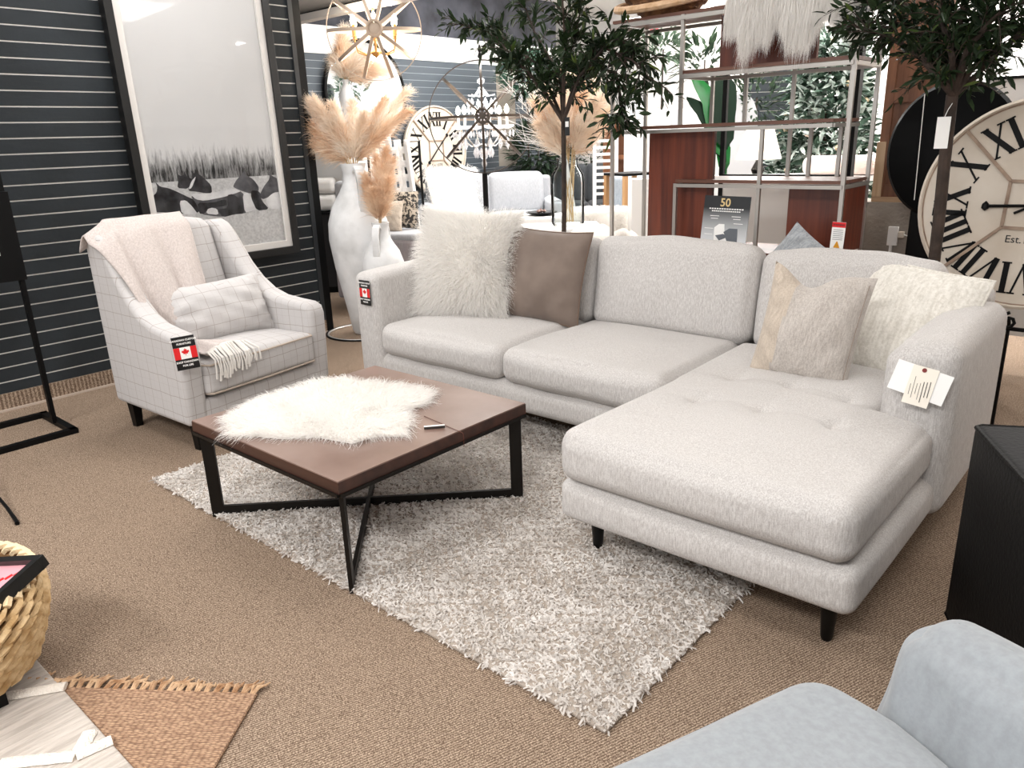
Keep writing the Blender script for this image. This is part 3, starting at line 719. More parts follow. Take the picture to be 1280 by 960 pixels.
# frame on the plane x: y 2.12..3.2; local x runs along +y of the room, local -Y faces the room (+x)
FW_, FH = 1.085, 1.83
t = thing('framed_photograph', 'large black-framed black and white photograph of horses leaning on the slat wall', 'picture', (WX+.085, 2.12+FW_/2, .665), rot=(rad(-1.2), 0, rad(90)))
fr = MB()
for lo, hi in (((-FW_/2, -.045, 0), (-FW_/2+.05, .02, FH)), ((FW_/2-.05, -.045, 0), (FW_/2, .02, FH)), ((-FW_/2+.05, -.045, 0), (FW_/2-.05, .02, .05)), ((-FW_/2+.05, -.045, FH-.05), (FW_/2-.05, .02, FH))): fr.bbox(lo, hi)
build(fr, 'frame', M_frame, t, smooth=False, bevel=.003)
fr = MB(); a = FW_/2-.05
for lo, hi in (((-a, -.03, .05), (-a+.045, .01, FH-.05)), ((a-.045, -.03, .05), (a, .01, FH-.05)), ((-a+.045, -.03, .05), (a-.045, .01, .095)), ((-a+.045, -.03, FH-.095), (a-.045, .01, FH-.05))): fr.bbox(lo, hi)
build(fr, 'liner', M_liner, t, smooth=False, bevel=.004)
pr_ = build(MB().bbox((-a+.04, -.006, .09), (a-.04, .008, FH-.09)), 'print', print_mat(), t, smooth=False)
build(MB().bbox((-a+.045, -.0125, .095), (a-.045, -.0105, FH-.095)), 'glass_pane', glass('pane_glass', refl=.2), t, smooth=False)
M_hd = mat('horse_dark', '#17171a', .7, col2='#4a4a4e', cscale=14); M_hg = mat('horse_grey', '#3e3e42', .7, col2='#77777b', cscale=12); M_hw = mat('horse_white', '#e6e6e8', .7, col2='#ffffff', cscale=14)
# horse outlines in crop pixels (5.645 px per photo pixel from 180,120) brought onto the print's plane
def onprint(pts):
    o = []
    inv = (Matrix.Translation(t.location) @ Euler(t.rotation_euler).to_matrix().to_4x4()).inverted()
    for x, y in pts:
        p = inv @ at_x(180+x/5.645, 120+y/5.645, WX+.092); o.append((p.x, p.z))
    return o
def blob(name, pts, m, d):
    c2 = []
    for i in range(len(pts)):
        (x0, y0), (x1, y1) = pts[i], pts[(i+1) % len(pts)]; c2 += [(x0*.82+x1*.18, y0*.82+y1*.18), (x0*.18+x1*.82, y0*.18+y1*.82)]
    q = onprint(c2); build(MB().prism(q, .0006, Matrix.Translation((0, -.0066-d, 0))), name, m, pr_, smooth=False)
blob('horse', [(30, 820), (28, 780), (60, 715), (95, 680), (100, 640), (85, 605), (120, 640), (180, 650), (250, 680), (320, 715), (385, 740), (395, 830), (250, 830), (120, 820)], M_hd, .0)
blob('white_patch', [(255, 740), (300, 735), (345, 780), (385, 835), (270, 835)], M_hw, .0007)
blob('horse', [(330, 700), (450, 690), (560, 670), (640, 655), (700, 680), (740, 740), (800, 800), (760, 815), (700, 830), (600, 835), (560, 855), (400, 835), (380, 770)], M_hg, .0002)
blob('white_patch', [(330, 690), (450, 690), (560, 668), (640, 652), (690, 672), (640, 690), (560, 715), (430, 740), (370, 730)], M_hw, .0009)
blob('white_patch', [(440, 830), (460, 785), (520, 795), (530, 840)], M_hw, .0009)
blob('white_patch', [(700, 690), (745, 680), (800, 800), (765, 812), (715, 825)], M_hw, .0009)
blob('dark_patch', [(520, 800), (600, 790), (590, 700), (630, 690), (700, 740), (710, 830), (640, 835), (560, 857)], M_hd, .0011)
blob('dark_patch', [(380, 750), (480, 755), (585, 725), (590, 775), (460, 790), (430, 830), (395, 832)], M_hd, .0010)
blob('horse', [(240, 650), (250, 590), (235, 540), (262, 565), (285, 560), (288, 530), (310, 570), (345, 585), (320, 655)], M_hd, .0004)
blob('horse', [(315, 670), (330, 610), (355, 570), (332, 520), (362, 550), (365, 510), (385, 545), (430, 580), (480, 630), (485, 685), (430, 685), (380, 675)], M_hd, .0014)
blob('white_patch', [(318, 660), (340, 600), (372, 565), (362, 600), (340, 650)], M_hw, .0020)
blob('horse', [(632, 640), (660, 590), (700, 550), (712, 525), (725, 555), (780, 590), (815, 640), (815, 670), (760, 690), (700, 672), (660, 655)], M_hg, .0004)
blob('horse', [(760, 665), (820, 670), (835, 740), (888, 798), (800, 810), (760, 720)], M_hd, .0015)
blob('horse', [(820, 700), (850, 640), (895, 580), (880, 520), (905, 560), (940, 580), (970, 590), (970, 675), (920, 680), (880, 715), (840, 730)], M_hg, .0004)
blob('white_patch', [(860, 735), (905, 690), (970, 672), (980, 795), (890, 798)], M_hw, .0010)

# ================================================================ easel sign on the left
ES = thing('sign_stand', 'black metal floor sign stand with poster holder at the left edge', 'sign', (-4.30, 1.10, 0))
def es(mb, name, m, **k): return build(mb, name, m, ES, loc=-ES.location, smooth=False, **k)
pA, pB = at_z(98, 545, .015), at_z(66, 517, .015)
mb = MB(); x1, x2, yR = -4.24, -4.66, 1.315
for a, b in (((x1, yR, .014), (x1, .55, .014)), ((x2, yR, .014), (x2, .55, .014)), ((x1+.0175, yR-.018, .014), (x2-.0175, yR-.018, .014)), ((x1, .57, .014), (x2, .57, .014))): mb.bar(a, b, .036, .028)
es(mb, 'base', M_black)
for y in (1.275, .60): es(MB().bar((-4.44, y, .02), (-4.44, y, 2.05), .022, .03, up=(1, 0, 0)), 'post', M_black)
es(MB().bbox((-4.436, .59, .80), (-4.412, 1.295, 1.235)), 'sign_panel', M_black)
es(MB().bbox((-4.432, .60, 1.235), (-4.418, 1.20, 1.95)), 'poster_board', M_black)
es(MB().bbox((-4.4185, .62, 1.25), (-4.4165, 1.165, 1.93)), 'poster', mat('poster_grey', '#c9cbcf', .5, col2='#4c5056', cscale=9))
lt = MB(); Ml = Matrix.Translation((-4.4105, 0, 0)) @ Matrix.Rotation(rad(90), 4, 'Z')
text_mesh('D', .10, Ml @ Matrix.Translation((1.17, 0, 1.03)), lt, .001, 'RIGHT', bold=.003); 
text_mesh('N', .10, Ml @ Matrix.Translation((1.205, 0, .935)), lt, .001, 'RIGHT', bold=.003); es(lt, 'lettering', M_card)

# ================================================================ leather chair, velvet chair, basket, small rugs
M_leather = mat('black_leather', '#0a0909', .6, bump=.2, bscale=90, spec=.12)
t = thing('leather_chair', 'black leather seat with piped top edge at the right edge', 'chair', (-.331, 2.2, 0), rad(27)+rad(0))
# local x runs along 27 deg, local -y along -63 deg
build(MB().rbox((.45, -.45, .355), (.9, .9, .585), .018, 8, puff=(.01, .012, .004)), 'body', M_leather, t)
for z in (.64, .075): build(MB().tube([(.005, -.89, z), (.005, -.01, z), (.02, .0, z), (.89, 0, z)], .007, 8), 'piping', M_leather, t)
for x, y in ((.08, -.1), (.08, -.82), (.82, -.1), (.82, -.82)): build(MB().lathe([(.016, 0), (.028, .07)], n=12), 'leg', M_black, t, loc=(x, y, 0))

M_velvet = weave('velvet_blue', '#8c9094', '#959a9e', 200, .12, sheen=.25)
t = thing('velvet_chair', 'pale grey-blue velvet chair seat and backrest in the bottom right corner', 'chair', (-.30, 1.30, 0), rad(-32))
def vseat(P, U):
    P = P.copy(); P[:, 2] += np.clip(U[:, 2], 0, 1)*(.012*(1-U[:, 0]**2)+.003*np.sin(U[:, 0]*9+U[:, 1]*5))
    P[:, 0] += np.clip(-P[:, 1]-.05+.47, 0, 1)*.16*(U[:, 0] < 0)*(-U[:, 0]); P[:, 1] -= .10*np.clip(-U[:, 0]-.6, 0, 1)**1.3*(U[:, 1] > 0)*2.0*np.clip(U[:, 1], 0, 1); return P
build(MB().rbox((.345, -.47, .345), (.83, .94, .17), .075, 22, k=6, puff=(.012, .01, .01), fn=vseat), 'seat_cushion', M_velvet, t)
build(MB().rbox((.38, -.46, .19), (.72, .84, .16), .05, 8, k=4), 'base', M_velvet, t)
def vback(P, U):
    P = P.copy(); k = (U[:, 2]+1)/2; P[:, 1] += .05*k; P[:, 2] -= .035*np.clip(-U[:, 0], 0, 1)**2*k; P[:, 0] += .03*k*np.clip(-U[:, 0], 0, 1)
    P[:, 1] -= .004*np.sin(U[:, 0]*14+U[:, 2]*5)*(U[:, 1] < 0); return P
build(MB().rbox((.395, .047, .43), (.80, .14, .345), .065, 18, k=7, puff=(.008, .012, .008), fn=vback), 'backrest', M_velvet, t)
for x, y in ((.08, -.82), (.70, -.82), (.06, -.10), (.70, -.10)): build(MB().lathe([(.012, 0), (.02, .13)], n=12), 'leg', M_black, t, loc=(x, y, 0))

def basket():
    c = Vector((-2.335, .255, 0)); t = thing('woven_basket', 'round woven seagrass basket on black feet at the left edge', 'basket', c)
    R, z0, z1 = .285, .075, .300
    build(MB().lathe([(R*.80, z0), (R*.93, z0+.08), (R*.97, z1-.06), (R*.94, z1), (R*.90, z1), (R*.92, z1-.06), (R*.88, z0+.08), (R*.76, z0+.012)], n=48), 'body', mat('seagrass_dark', '#8a6a45', .9, bump=.5, bscale=60), t)
    g = random.Random(2); wv = MB(); rows = 11
    for i in range(rows):
        z = z0+.012+(z1-z0-.02)*i/(rows-1); k = (z-z0)/(z1-z0); rr = R*(.80+.19*math.sin(min(k*1.1, 1)*math.pi/2)-.03*max(0, k-.8)*5)+.004; n = 30
        for j in range(n):
            a = 2*math.pi*(j+.5*(i % 2))/n; da = 2*math.pi/n*.62; pts = []
            for q in range(4):
                s = q/3-.5; pts.append(((rr+.008*math.cos(s*3.1))*math.cos(a+da*2*s*.95), (rr+.008*math.cos(s*3.1))*math.sin(a+da*2*s*.95), z+s*.028+g.uniform(-.002, .002)))
            wv.tube(pts, [.005, .0115, .0115, .005], 5)
    build(wv, 'weave', mat('seagrass', '#d9bd92', .8, bump=.4, bscale=120, col2='#b4905f', cscale=25), t)
    rim = MB()
    for j in range(46):
        a = 2*math.pi*j/46; rim.tube([((R*.95+.012*math.cos(b))*math.cos(a+b*.05), (R*.95+.012*math.cos(b))*math.sin(a+b*.05), z1+.010+.012*math.sin(b)) for b in (0, 1.2, 2.4, 3.6)], .010, 5)
    build(rim, 'rim', mat('seagrass_light', '#e3cba4', .8, bump=.4, bscale=120), t)
    for a in (25, 115, 205, 295): build(MB().box((0, 0, .04), (.045, .03, .08)), 'foot', M_black, t, loc=(R*.72*math.cos(rad(a)), R*.72*math.sin(rad(a)), 0), smooth=False)
    return c
basket()
# framed red and pink print leaning in the basket: corner at px (60, 693)
cA, cB, cC = at_d(57, 697, 2.06), at_d(-70, 812, 1.80), at_d(-90, 702, 2.25)
ex = (cB-cA).normalized(); ey = (cC-cA); ey = (ey-ex*ey.dot(ex)).normalized(); nz = ex.cross(ey)
if nz.z < 0: ex, ey = ey, ex; nz = -nz
Rm = Matrix((ex, -nz, ey)).transposed()
t = thing('picture_frame', 'black picture frame with a pink and red print lying in the woven basket', 'picture', cA, rot=Rm.to_euler())
mb = MB(); w_, h_ = .30, .40
for lo, hi in (((0, -.012, 0), (w_, .022, .022)), ((0, -.012, h_-.022), (w_, .022, h_)), ((0, -.012, .022), (.022, .022, h_-.022)), ((w_-.022, -.012, .022), (w_, .022, h_-.022))): mb.bbox(lo, hi)
build(mb, 'frame', M_frame, t, smooth=False, bevel=.002)
q = build(MB().bbox((.02, .004, .02), (w_-.02, .010, h_-.02)), 'print', mat('print_pink', '#d79aa2', .5), t, smooth=False)
g = random.Random(5); mb = MB()
for i in range(5): mb.box((.050+.020*i, .0035, .055+i*.012), (.012, .001, .020), Euler((0, rad(20+g.uniform(-20, 20)), 0)).to_matrix())
build(mb, 'red_lettering', M_red, q, smooth=False)

# jute rug: corner and axes on the floor
jc = at_z(322, 866, .01); e1 = (at_z(80, 858, .01)-jc); e1.z = 0; e1.normalize(); e2 = Vector((-e1.y, e1.x, 0)); ja = math.atan2(e1.y, e1.x)
t = thing('jute_rug', 'tan braided jute rug with a frayed fringe in the lower left', 'rug', jc-Vector((0, 0, jc.z)), ja)
def jute_mat():
    m = bpy.data.materials.new('jute'); m.use_nodes = True; nt = m.node_tree; N = nt.nodes; L = nt.links; b = N['Principled BSDF']; b.inputs['Roughness'].default_value = .95
    tc = N.new('ShaderNodeTexCoord'); mp = N.new('ShaderNodeMapping'); mp.inputs['Scale'].default_value = (.4, 1, 1); L.new(tc.outputs['Object'], mp.inputs['Vector'])
    v = N.new('ShaderNodeTexVoronoi'); v.inputs['Scale'].default_value = 170; v.inputs['Randomness'].default_value = .5; L.new(mp.outputs[0], v.inputs['Vector'])
    r = N.new('ShaderNodeValToRGB'); r.color_ramp.elements[0].position = .1; r.color_ramp.elements[0].color = (*lin('#cfab8a'), 1); r.color_ramp.elements[1].position = .72; r.color_ramp.elements[1].color = (*lin('#735541'), 1)
    L.new(v.outputs['Distance'], r.inputs[0]); n = N.new('ShaderNodeTexNoise'); n.inputs['Scale'].default_value = 9; L.new(mp.outputs[0], n.inputs['Vector'])
    L.new(mix_col(nt, math_node(nt, 'MULTIPLY', n.outputs['Fac'], .35), r.outputs[0], lin('#b8947a')), b.inputs['Base Color'])
    bp = N.new('ShaderNodeBump'); bp.inputs['Strength'].default_value = .9; bp.inputs['Distance'].default_value = .008; bp.invert = True; L.new(v.outputs['Distance'], bp.inputs['Height']); L.new(bp.outputs[0], b.inputs['Normal']); return m
M_jute = jute_mat()
build(MB().rbox((.6, .6, .006), (1.2, 1.2, .011), .004, 4), 'woven_field', M_jute, t)
g = random.Random(9); M_jf = mat('jute_fringe', '#d6b592', .95, bump=.5, bscale=200, col2='#a27a58', cscale=30)
for i in range(33):
    x = .012+i*.026; ln = g.uniform(.026, .058); s = g.uniform(.01, .035)*(-1)
    fb = MB()
    for k in range(3):
        o_ = (k-1)*.004; dx = s+g.uniform(-.012, .012)
        fb.tube([(x+o_, .004, .010), (x+o_+dx*.3, -.012, .017+.003*k), (x+dx*.8, -ln*.6, .014), (x+dx+g.uniform(-.006, .006), -ln, .007+.004*k)], [.0032, .0042, .0036, .002], 5)
    build(fb, 'tassel', M_jf, t)
M_wool = mat('wool_grey', '#c6bdb4', .95, bump=.8, bscale=50, col2='#aaa198', cscale=22, stretch=(4, .35, 1), bdist=.006)
t = thing('wool_rug', 'pale grey wool rug with raised cream lines overlapping the jute rug', 'rug', (-1.95, -.10, 0))
build(MB().rbox((0, 0, .017), (1.9, 1.145, .013), .006, 4), 'field', M_wool, t)
M_woolw = mat('wool_cream', '#e6ddd2', .95, bump=.8, bscale=160)
for (a, b) in (((0, 872), (82, 858)), ((0, 955), (95, 945)), ((95, 945), (140, 925)), ((96, 944), (112, 915)), ((0, 820), (40, 813))):
    p, q = at_z(*a, .026)-t.location, at_z(*b, .026)-t.location
    p.z = q.z = .026; build(MB().tube([p+(q-p)*k/6+Vector((0, .002*(k % 2), 0)) for k in range(7)], .019, 8, flat=.4), 'raised_line', M_woolw, t)
t = thing('stool_leg_foot', 'black curved metal foot of a stand at the left edge', 'stand', at_z(22, 655, 0))
t.name = 'display_stand'
mb = MB(); a = Vector((0, 0, .008)); b_ = at_z(0, 628, .02)-t.location
mb.tube([a+Vector((.012, -.004, 0)), a, (a+b_)/2+Vector((0, 0, .018)), b_+Vector((0, 0, .02)), b_*2.2+Vector((0, 0, .06))], [.009, .008, .007, .007, .007], 8); build(mb, 'foot', M_black, t)
mb = MB(); mb.tube([b_*2.2+Vector((0, 0, .06)), b_*2.2+Vector((0, 0, 1.0))], .01, 8); build(mb, 'pole', M_black, t)
# ================================================================ shared builders for the back of the shop
M_vase = mat('vase_clay', '#e2e2e2', .75, bump=.5, bscale=14, col2='#b9b9b8', cscale=5, detail=6, ramp=(.45, .8))
M_nickel = mat('brushed_nickel', '#b6b1ab', .35, metal=.75)
M_walnut = wood('walnut_top', '#4a2c20', '#7a5140', 0, 5, .45)
M_mahog = wood('mahogany', '#45190d', '#7c3a22', 2, 6, .38)
M_plume = fibre('pampas', '#fff7ec', .4, '#f6e4d0', 6)
M_plumed = fibre('pampas_deep', '#f9e6d0', .4, '#e6c5a4', 6)
M_stem = mat('dry_stem', '#cbb088', .9)
def plume(base, tip, wd, n, label, group, m=M_plume, bend=.12, seed=0, stem_from=None, ln=.11):
    # one pampas stem with its feathery head; base = foot of the head
    base, tip = Vector(base), Vector(tip); t = thing('pampas_plume', label, 'dried grass', stem_from if stem_from else base, group=group); o = t.location
    ax = tip-base; L_ = ax.length; d = ax.normalized(); side = d.cross(Vector((0, 0, 1))); side = side.normalized() if side.length > .05 else Vector((1, 0, 0))
    out = Vector((d.x, d.y, 0))
    def pt(s): return base + ax*s + out*bend*L_*s*s*.6 - Vector((0, 0, bend*L_*s**3*.8))
    pts = [pt(i/8)-o for i in range(9)]
    if stem_from: pts = [Vector((0, 0, 0))] + pts
    build(MB().tube(pts, [.004]*(len(pts)-2)+[.002, .001], 5), 'stem', M_stem, t)
    g = np.random.default_rng(seed+100); s = g.beta(1.3, 1.1, n)*.98
    C_ = np.array([list(pt(v)-o) for v in np.linspace(0, 1, 21)]); P = np.stack([np.interp(s, np.linspace(0, 1, 21), C_[:, k]) for k in range(3)], 1)
    dn = np.array(d); r = g.normal(size=(n, 3)); r -= np.outer(r @ dn, dn); r /= np.linalg.norm(r, axis=1, keepdims=True)
    spread = wd*np.sin(np.pi*np.clip(s*.85+.12, 0, 1))**.8
    P = P + r*(spread*.35*g.uniform(0, 1, n))[:, None]
    D = r*.55+dn*1.0+g.normal(size=(n, 3))*.18
    V, Fq = strands(P, D, ln*g.uniform(.5, 1.1, n)*(1-.35*s), .0042, 3, .35, .12, True, seed)
    struct(build(MB().np_add(V, Fq), 'plume', m, t), 'stuff'); return t
def leaf_cloud(P, D, L, wdt, fold=.25, seed=0):
    # pointed leaves: 6-gon halves folded on the midrib; arrays of quads (2 per half)
    g = np.random.default_rng(seed); n = len(P); P = np.asarray(P, float); D = D/np.linalg.norm(D, axis=1, keepdims=True)
    up = np.array([0, 0, 1.])+g.normal(size=(n, 3))*.5; S = np.cross(D, up); S /= np.linalg.norm(S, axis=1, keepdims=True); N_ = np.cross(S, D)
    L = np.broadcast_to(L, (n,))[:, None]; W_ = np.broadcast_to(wdt, (n,))[:, None]
    def q(t, w, h): return P + D*L*t + S*W_*w - N_*W_*abs(w)*-fold - N_*L*h
    rows = [q(0, 0, 0), q(.3, -.45, .02), q(.3, 0, .02), q(.3, .45, .02), q(.68, -.38, .08), q(.68, 0, .08), q(.68, .38, .08), q(1, 0, .18)]
    V = np.stack(rows, 1).reshape(-1, 3); b = np.arange(n)[:, None]*8
    Fq = np.concatenate([b+np.array(f) for f in ((0, 2, 1, 1), (0, 3, 2, 2), (1, 2, 5, 4), (2, 3, 6, 5), (4, 5, 7, 7), (5, 6, 7, 7))])
    return V, Fq
def leaves_obj(name, P, D, L, wd, m, parent, loc, seed=0):
    # triangles where a quad would repeat a corner
    V, Fq = leaf_cloud(P, D, L, wd, seed=seed); me = bpy.data.meshes.new(name)
    faces = [tuple(dict.fromkeys(f)) for f in Fq.tolist()]; me.from_pydata(V.tolist(), [], faces); me.materials.append(m)
    o = bpy.data.objects.new(name, me); C.objects.link(o); o.parent = parent; o.location = loc; return struct(o, 'stuff')
M_leaf = fibre('olive_leaf', '#142312', .18, '#2c3d24', 9, .45)
M_leafp = fibre('olive_leaf_pale', '#5f6e35', .3, '#3c5228', 9, .5)
M_trunk = mat('olive_trunk', '#2a211b', .85, bump=.7, bscale=40, col2='#463830', cscale=12)
def olive_tree(name, label, foot, fork, limbs, seed, nleaf, rtrunk=.016, lm=M_leaf, leaf=.075, pale=.06, spray=(.13, .30), droop=.25):
    # limbs: list of polylines (world points) leaving the fork; twigs and leaves grow from them
    t = thing(name, label, 'tree', foot); o = t.location; g = np.random.default_rng(seed)
    mid = [foot+(fork-foot)*k/6+Vector((g.uniform(-.006, .006), g.uniform(-.006, .006), 0)) for k in range(7)]
    build(MB().tube([p-o for p in mid], [rtrunk*1.15]+[rtrunk]*5+[rtrunk*.95], 10), 'trunk', M_trunk, t)
    bm_ = MB(); P = []; D = []
    for pl in limbs:
        pts = [fork]+[Vector(p) for p in pl]; dense = []
        for a, b in zip(pts[:-1], pts[1:]):
            for k in range(4): dense.append(a+(b-a)*k/4)
        dense.append(pts[-1]); m_ = len(dense)
        build(MB().tube([p-o for p in dense], [rtrunk*.62*(1-.8*i/(m_-1))+.0018 for i in range(m_)], 7), 'branch', M_trunk, t)
        for i in range(3, m_):
            for _ in range(g.integers(2, 4)):
                a = dense[i]; dr = (dense[i]-dense[i-1]).normalized(); dv = Vector(g.normal(size=3)); dv = (dr*.7+dv*.55+Vector((0, 0, .15))).normalized(); ln = g.uniform(*spray)
                tw = [a+dv*ln*s-Vector((0, 0, droop*ln*s*s)) for s in (0, .33, .66, 1)]; bm_.tube([p-o for p in tw], [.003, .0025, .002, .001], 4)
                for k in range(11):
                    s = (k+1)/11; j = min(int(s*3), 2); f_ = s*3-j; q = tw[j]+(tw[j+1]-tw[j])*f_; d2 = (tw[j+1]-tw[j]).normalized()
                    r_ = Vector(g.normal(size=3)); r_ = (r_-d2*r_.dot(d2)).normalized(); P.append(q-o); D.append(d2*.7+r_*.8+Vector((0, 0, .05)))
    build(bm_, 'twigs', M_trunk, t)['kind'] = 'stuff'
    P = np.array([list(p) for p in P]); D = np.array([list(p) for p in D]); n = len(P)
    if n > nleaf: ix = g.permutation(n)[:nleaf]; P, D = P[ix], D[ix]; n = nleaf
    k = int(n*pale); ln = leaf*g.uniform(.7, 1.2, n)
    leaves_obj('leaves', P[k:], D[k:], ln[k:], ln[k:]*.32, lm, t, (0, 0, 0), seed)
    if k: leaves_obj('pale_leaves', P[:k], D[:k], ln[:k], ln[:k]*.22, M_leafp, t, (0, 0, 0), seed+1)
    return t
def potted(t, foot, r=.16, h=.26):
    build(MB().lathe([(r*.75, 0), (r, h), (r*.93, h), (r*.9, h-.03), (0.001, h-.03)], n=28), 'pot', mat('pot_dark', '#2d2a28', .7), t)

# ================================================================ olive trees
def A(x, y, Y): return at_y(x, y, Y)
YT = 3.72; foot = at_y(703, 300, YT); foot.z = 0.0; fx = at_y(704, 152, YT)
limbs = [[A(690, 118, YT+.03), A(672, 80, YT+.1), A(640, 58, YT+.12), A(610, 42, YT+.1), A(575, 30, YT+.02)],
         [A(677, 110, YT-.05), A(660, 90, YT-.12), A(640, 70, YT-.2), A(622, 50, YT-.2)],
         [A(704, 100, YT), A(706, 50, YT), A(703, 0, YT), A(700, -40, YT)],
         [A(716, 110, YT), A(735, 70, YT), A(765, 45, YT-.05), A(790, 60, YT-.1)],
         [A(722, 105, YT+.1), A(745, 85, YT+.05), A(770, 90, YT-.08), A(778, 130, YT-.12), A(768, 152, YT-.12)],
         [A(725, 95, YT-.1), A(755, 60, YT-.1), A(790, 75, YT-.12), A(812, 98, YT-.14)],
         [A(706, 90, YT+.1), A(720, 40, YT+.1), A(728, 0, YT+.1)], [A(700, 95, YT+.1), A(668, 40, YT+.15), A(655, 5, YT+.2)]]
t = olive_tree('olive_tree', 'tall potted olive tree with a thin dark trunk behind the brown velvet pillow', foot, fx, limbs, 4, 2400, .015, spray=(.08, .19))
potted(t, foot)
YR = 3.70; foot = at_y(1170, 335, YR); foot.z = 0; fx = at_y(1192, 118, YR)
limbs = [[A(1180, 80, YR), A(1160, 45, YR), A(1130, 30, YR-.05), A(1095, 28, YR-.05)], [A(1196, 60, YR), A(1205, 0, YR), A(1205, -40, YR)],
         [A(1215, 85, YR), A(1245, 65, YR-.05), A(1275, 45, YR-.1)], [A(1210, 60, YR-.1), A(1240, 25, YR-.15), A(1270, 0, YR-.15)],
         [A(1175, 100, YR-.1), A(1150, 70, YR-.12), A(1110, 45, YR-.12), A(1060, 30, YR-.12)], [A(1185, 50, YR+.1), A(1160, 0, YR+.1), A(1150, -30, YR+.1)],
         [A(1220, 95, YR+.1), A(1232, 80, YR+.1), A(1262, 30, YR+.1)], [A(1165, 30, YR+.1), A(1120, 0, YR+.05), A(1085, 0, YR)], [A(1190, 70, YR-.1), A(1175, 20, YR-.1), A(1180, -20, YR-.1)], [A(1213, 60, YR), A(1230, 20, YR), A(1250, -15, YR)]]
t = olive_tree('olive_tree', 'potted olive tree with a brown trunk standing in front of the large clock', foot, fx, limbs, 6, 2200, .024, spray=(.08, .19), leaf=.062)
potted(t, foot, .13)
tg = thing('hang_tag', 'white paper tag hanging on a string from the right olive tree', 'tag', at_y(1178, 166, YR-.03), VIEW_ROT*.3)
build(MB().box((0, 0, 0), (.05, .002, .125)), 'card', M_card, tg, smooth=False); build(MB().tube([(0, 0, .06), (.01, .0, .09), (.03, .02, .13)], .0015, 5), 'string', M_card, tg)
tg = thing('hang_tag', 'small dark and white label fixed on the trunk of the left olive tree', 'tag', at_y(709, 158, YT-.02), VIEW_ROT*.3)
build(MB().box((0, 0, 0), (.03, .003, .10)), 'card', M_tagblack, tg, smooth=False); build(MB().box((0, -.003, .012), (.02, .002, .03)), 'print', M_card, tg, smooth=False)

# ================================================================ tall white vase with pampas at the wall end
def tall_vase(name, label, c, s=1.0, m=M_vase, handle=True, ang=rad(41)):
    t = thing(name, label, 'vase', c); pf = [(.085, 0), (.095, .02), (.125, .20), (.165, .42), (.187, .60), (.182, .70), (.150, .80), (.095, .885), (.068, .94), (.064, 1.0), (.075, 1.03), (.078, 1.05), (.066, 1.05), (.056, 1.02), (.056, .95)]
    build(MB().lathe([(r*s, z*s) for r, z in pf], n=40, cap=False), 'body', m, t)
    if handle:
        for a in (ang, ang+math.pi):
            dx, dy = math.cos(a), math.sin(a); mb = MB(); P = [(.060, 1.00), (.085, 1.03), (.12, 1.01), (.142, .95), (.148, .86), (.150, .78)]
            for (r0_, z0_), (r1_, z1_) in zip(P[:-1], P[1:]): mb.bar((r0_*dx*s, r0_*dy*s, z0_*s), (r1_*dx*s*1.0, r1_*dy*s, z1_*s-.004), .06*s, .022*s, up=(dx, dy, .3))
            build(mb, 'handle', m, t, bevel=.004)
    return t
vc = Vector((-4.68, 3.62, .006)); tall_vase('tall_vase', 'tall white clay vase with loop handles at the end of the slat wall', vc, 1.2, ang=rad(-20))
t = thing('floor_hoop', 'thin black and silver hoop lying on the carpet around the tall white vase', 'hoop', (-4.70, 3.60, 0))
for r_, z_, m_, nm in ((.29, .007, M_black, 'black_ring'), (.275, .007, mat('hoop_silver', '#d9d6d2', .3, metal=.5), 'silver_ring')): build(MB().tube([(r_*math.cos(a*math.pi/24), r_*math.sin(a*math.pi/24), z_) for a in range(48)], .007, 6, closed=True), nm, m_, t)
dv = (vc-Vector(CP)).length; mouth = vc+Vector((0, 0, 1.25))
w0 = float((np.array(mouth)-CP) @ CF)
VT = sorted([(350, 118, .055, .0), (368, 98, .05, -.08), (352, 140, .06, .1), (392, 115, .06, -.12), (415, 122, .065, -.1), (440, 118, .06, .12), (455, 135, .06, -.12), (480, 115, .055, .05), (508, 102, .05, 0), (508, 130, .05, -.08), (372, 165, .055, .05), (480, 150, .06, .1), (418, 140, .07, -.05)])
for i, (px, py, wd, dd) in enumerate(VT):
    tip = at_d(px, py, w0+dd); b = mouth+(tip-mouth)*.10; plume(b+Vector((0, 0, .0)), tip, .05+wd, 1500, 'cream pampas plume in the tall white vase, %s' % ordinal(i, 13), 'pampas plumes in the tall white vase', M_plume if i % 3 else M_plumed, bend=.10, seed=i, stem_from=mouth-Vector((0, 0, .12)), ln=.14)
# second, lower vase behind with a deeper coloured bunch
c2 = at_d(477, 300, 5.5); c2.z = 0; tall_vase('tall_vase', 'second white clay vase standing behind the tall handled vase', c2, .82, ang=rad(120))
m2 = c2+Vector((0, 0, .86)); w2 = float((np.array(m2)-CP) @ CF)
for i, (px, py, dd) in enumerate(sorted([(455, 215, 0), (470, 190, .05), (482, 180, -.05), (490, 195, 0), (465, 235, -.1), (485, 220, -.1)])):
    tip = at_d(px, py, w2+dd); plume(m2+(tip-m2)*.08, tip, .12, 1300, 'tan pampas plume in the second white vase, %s' % ordinal(i, 6), 'pampas plumes in the second vase', M_plumed, bend=.05, seed=40+i, stem_from=m2-Vector((0, 0, .1)), ln=.13)
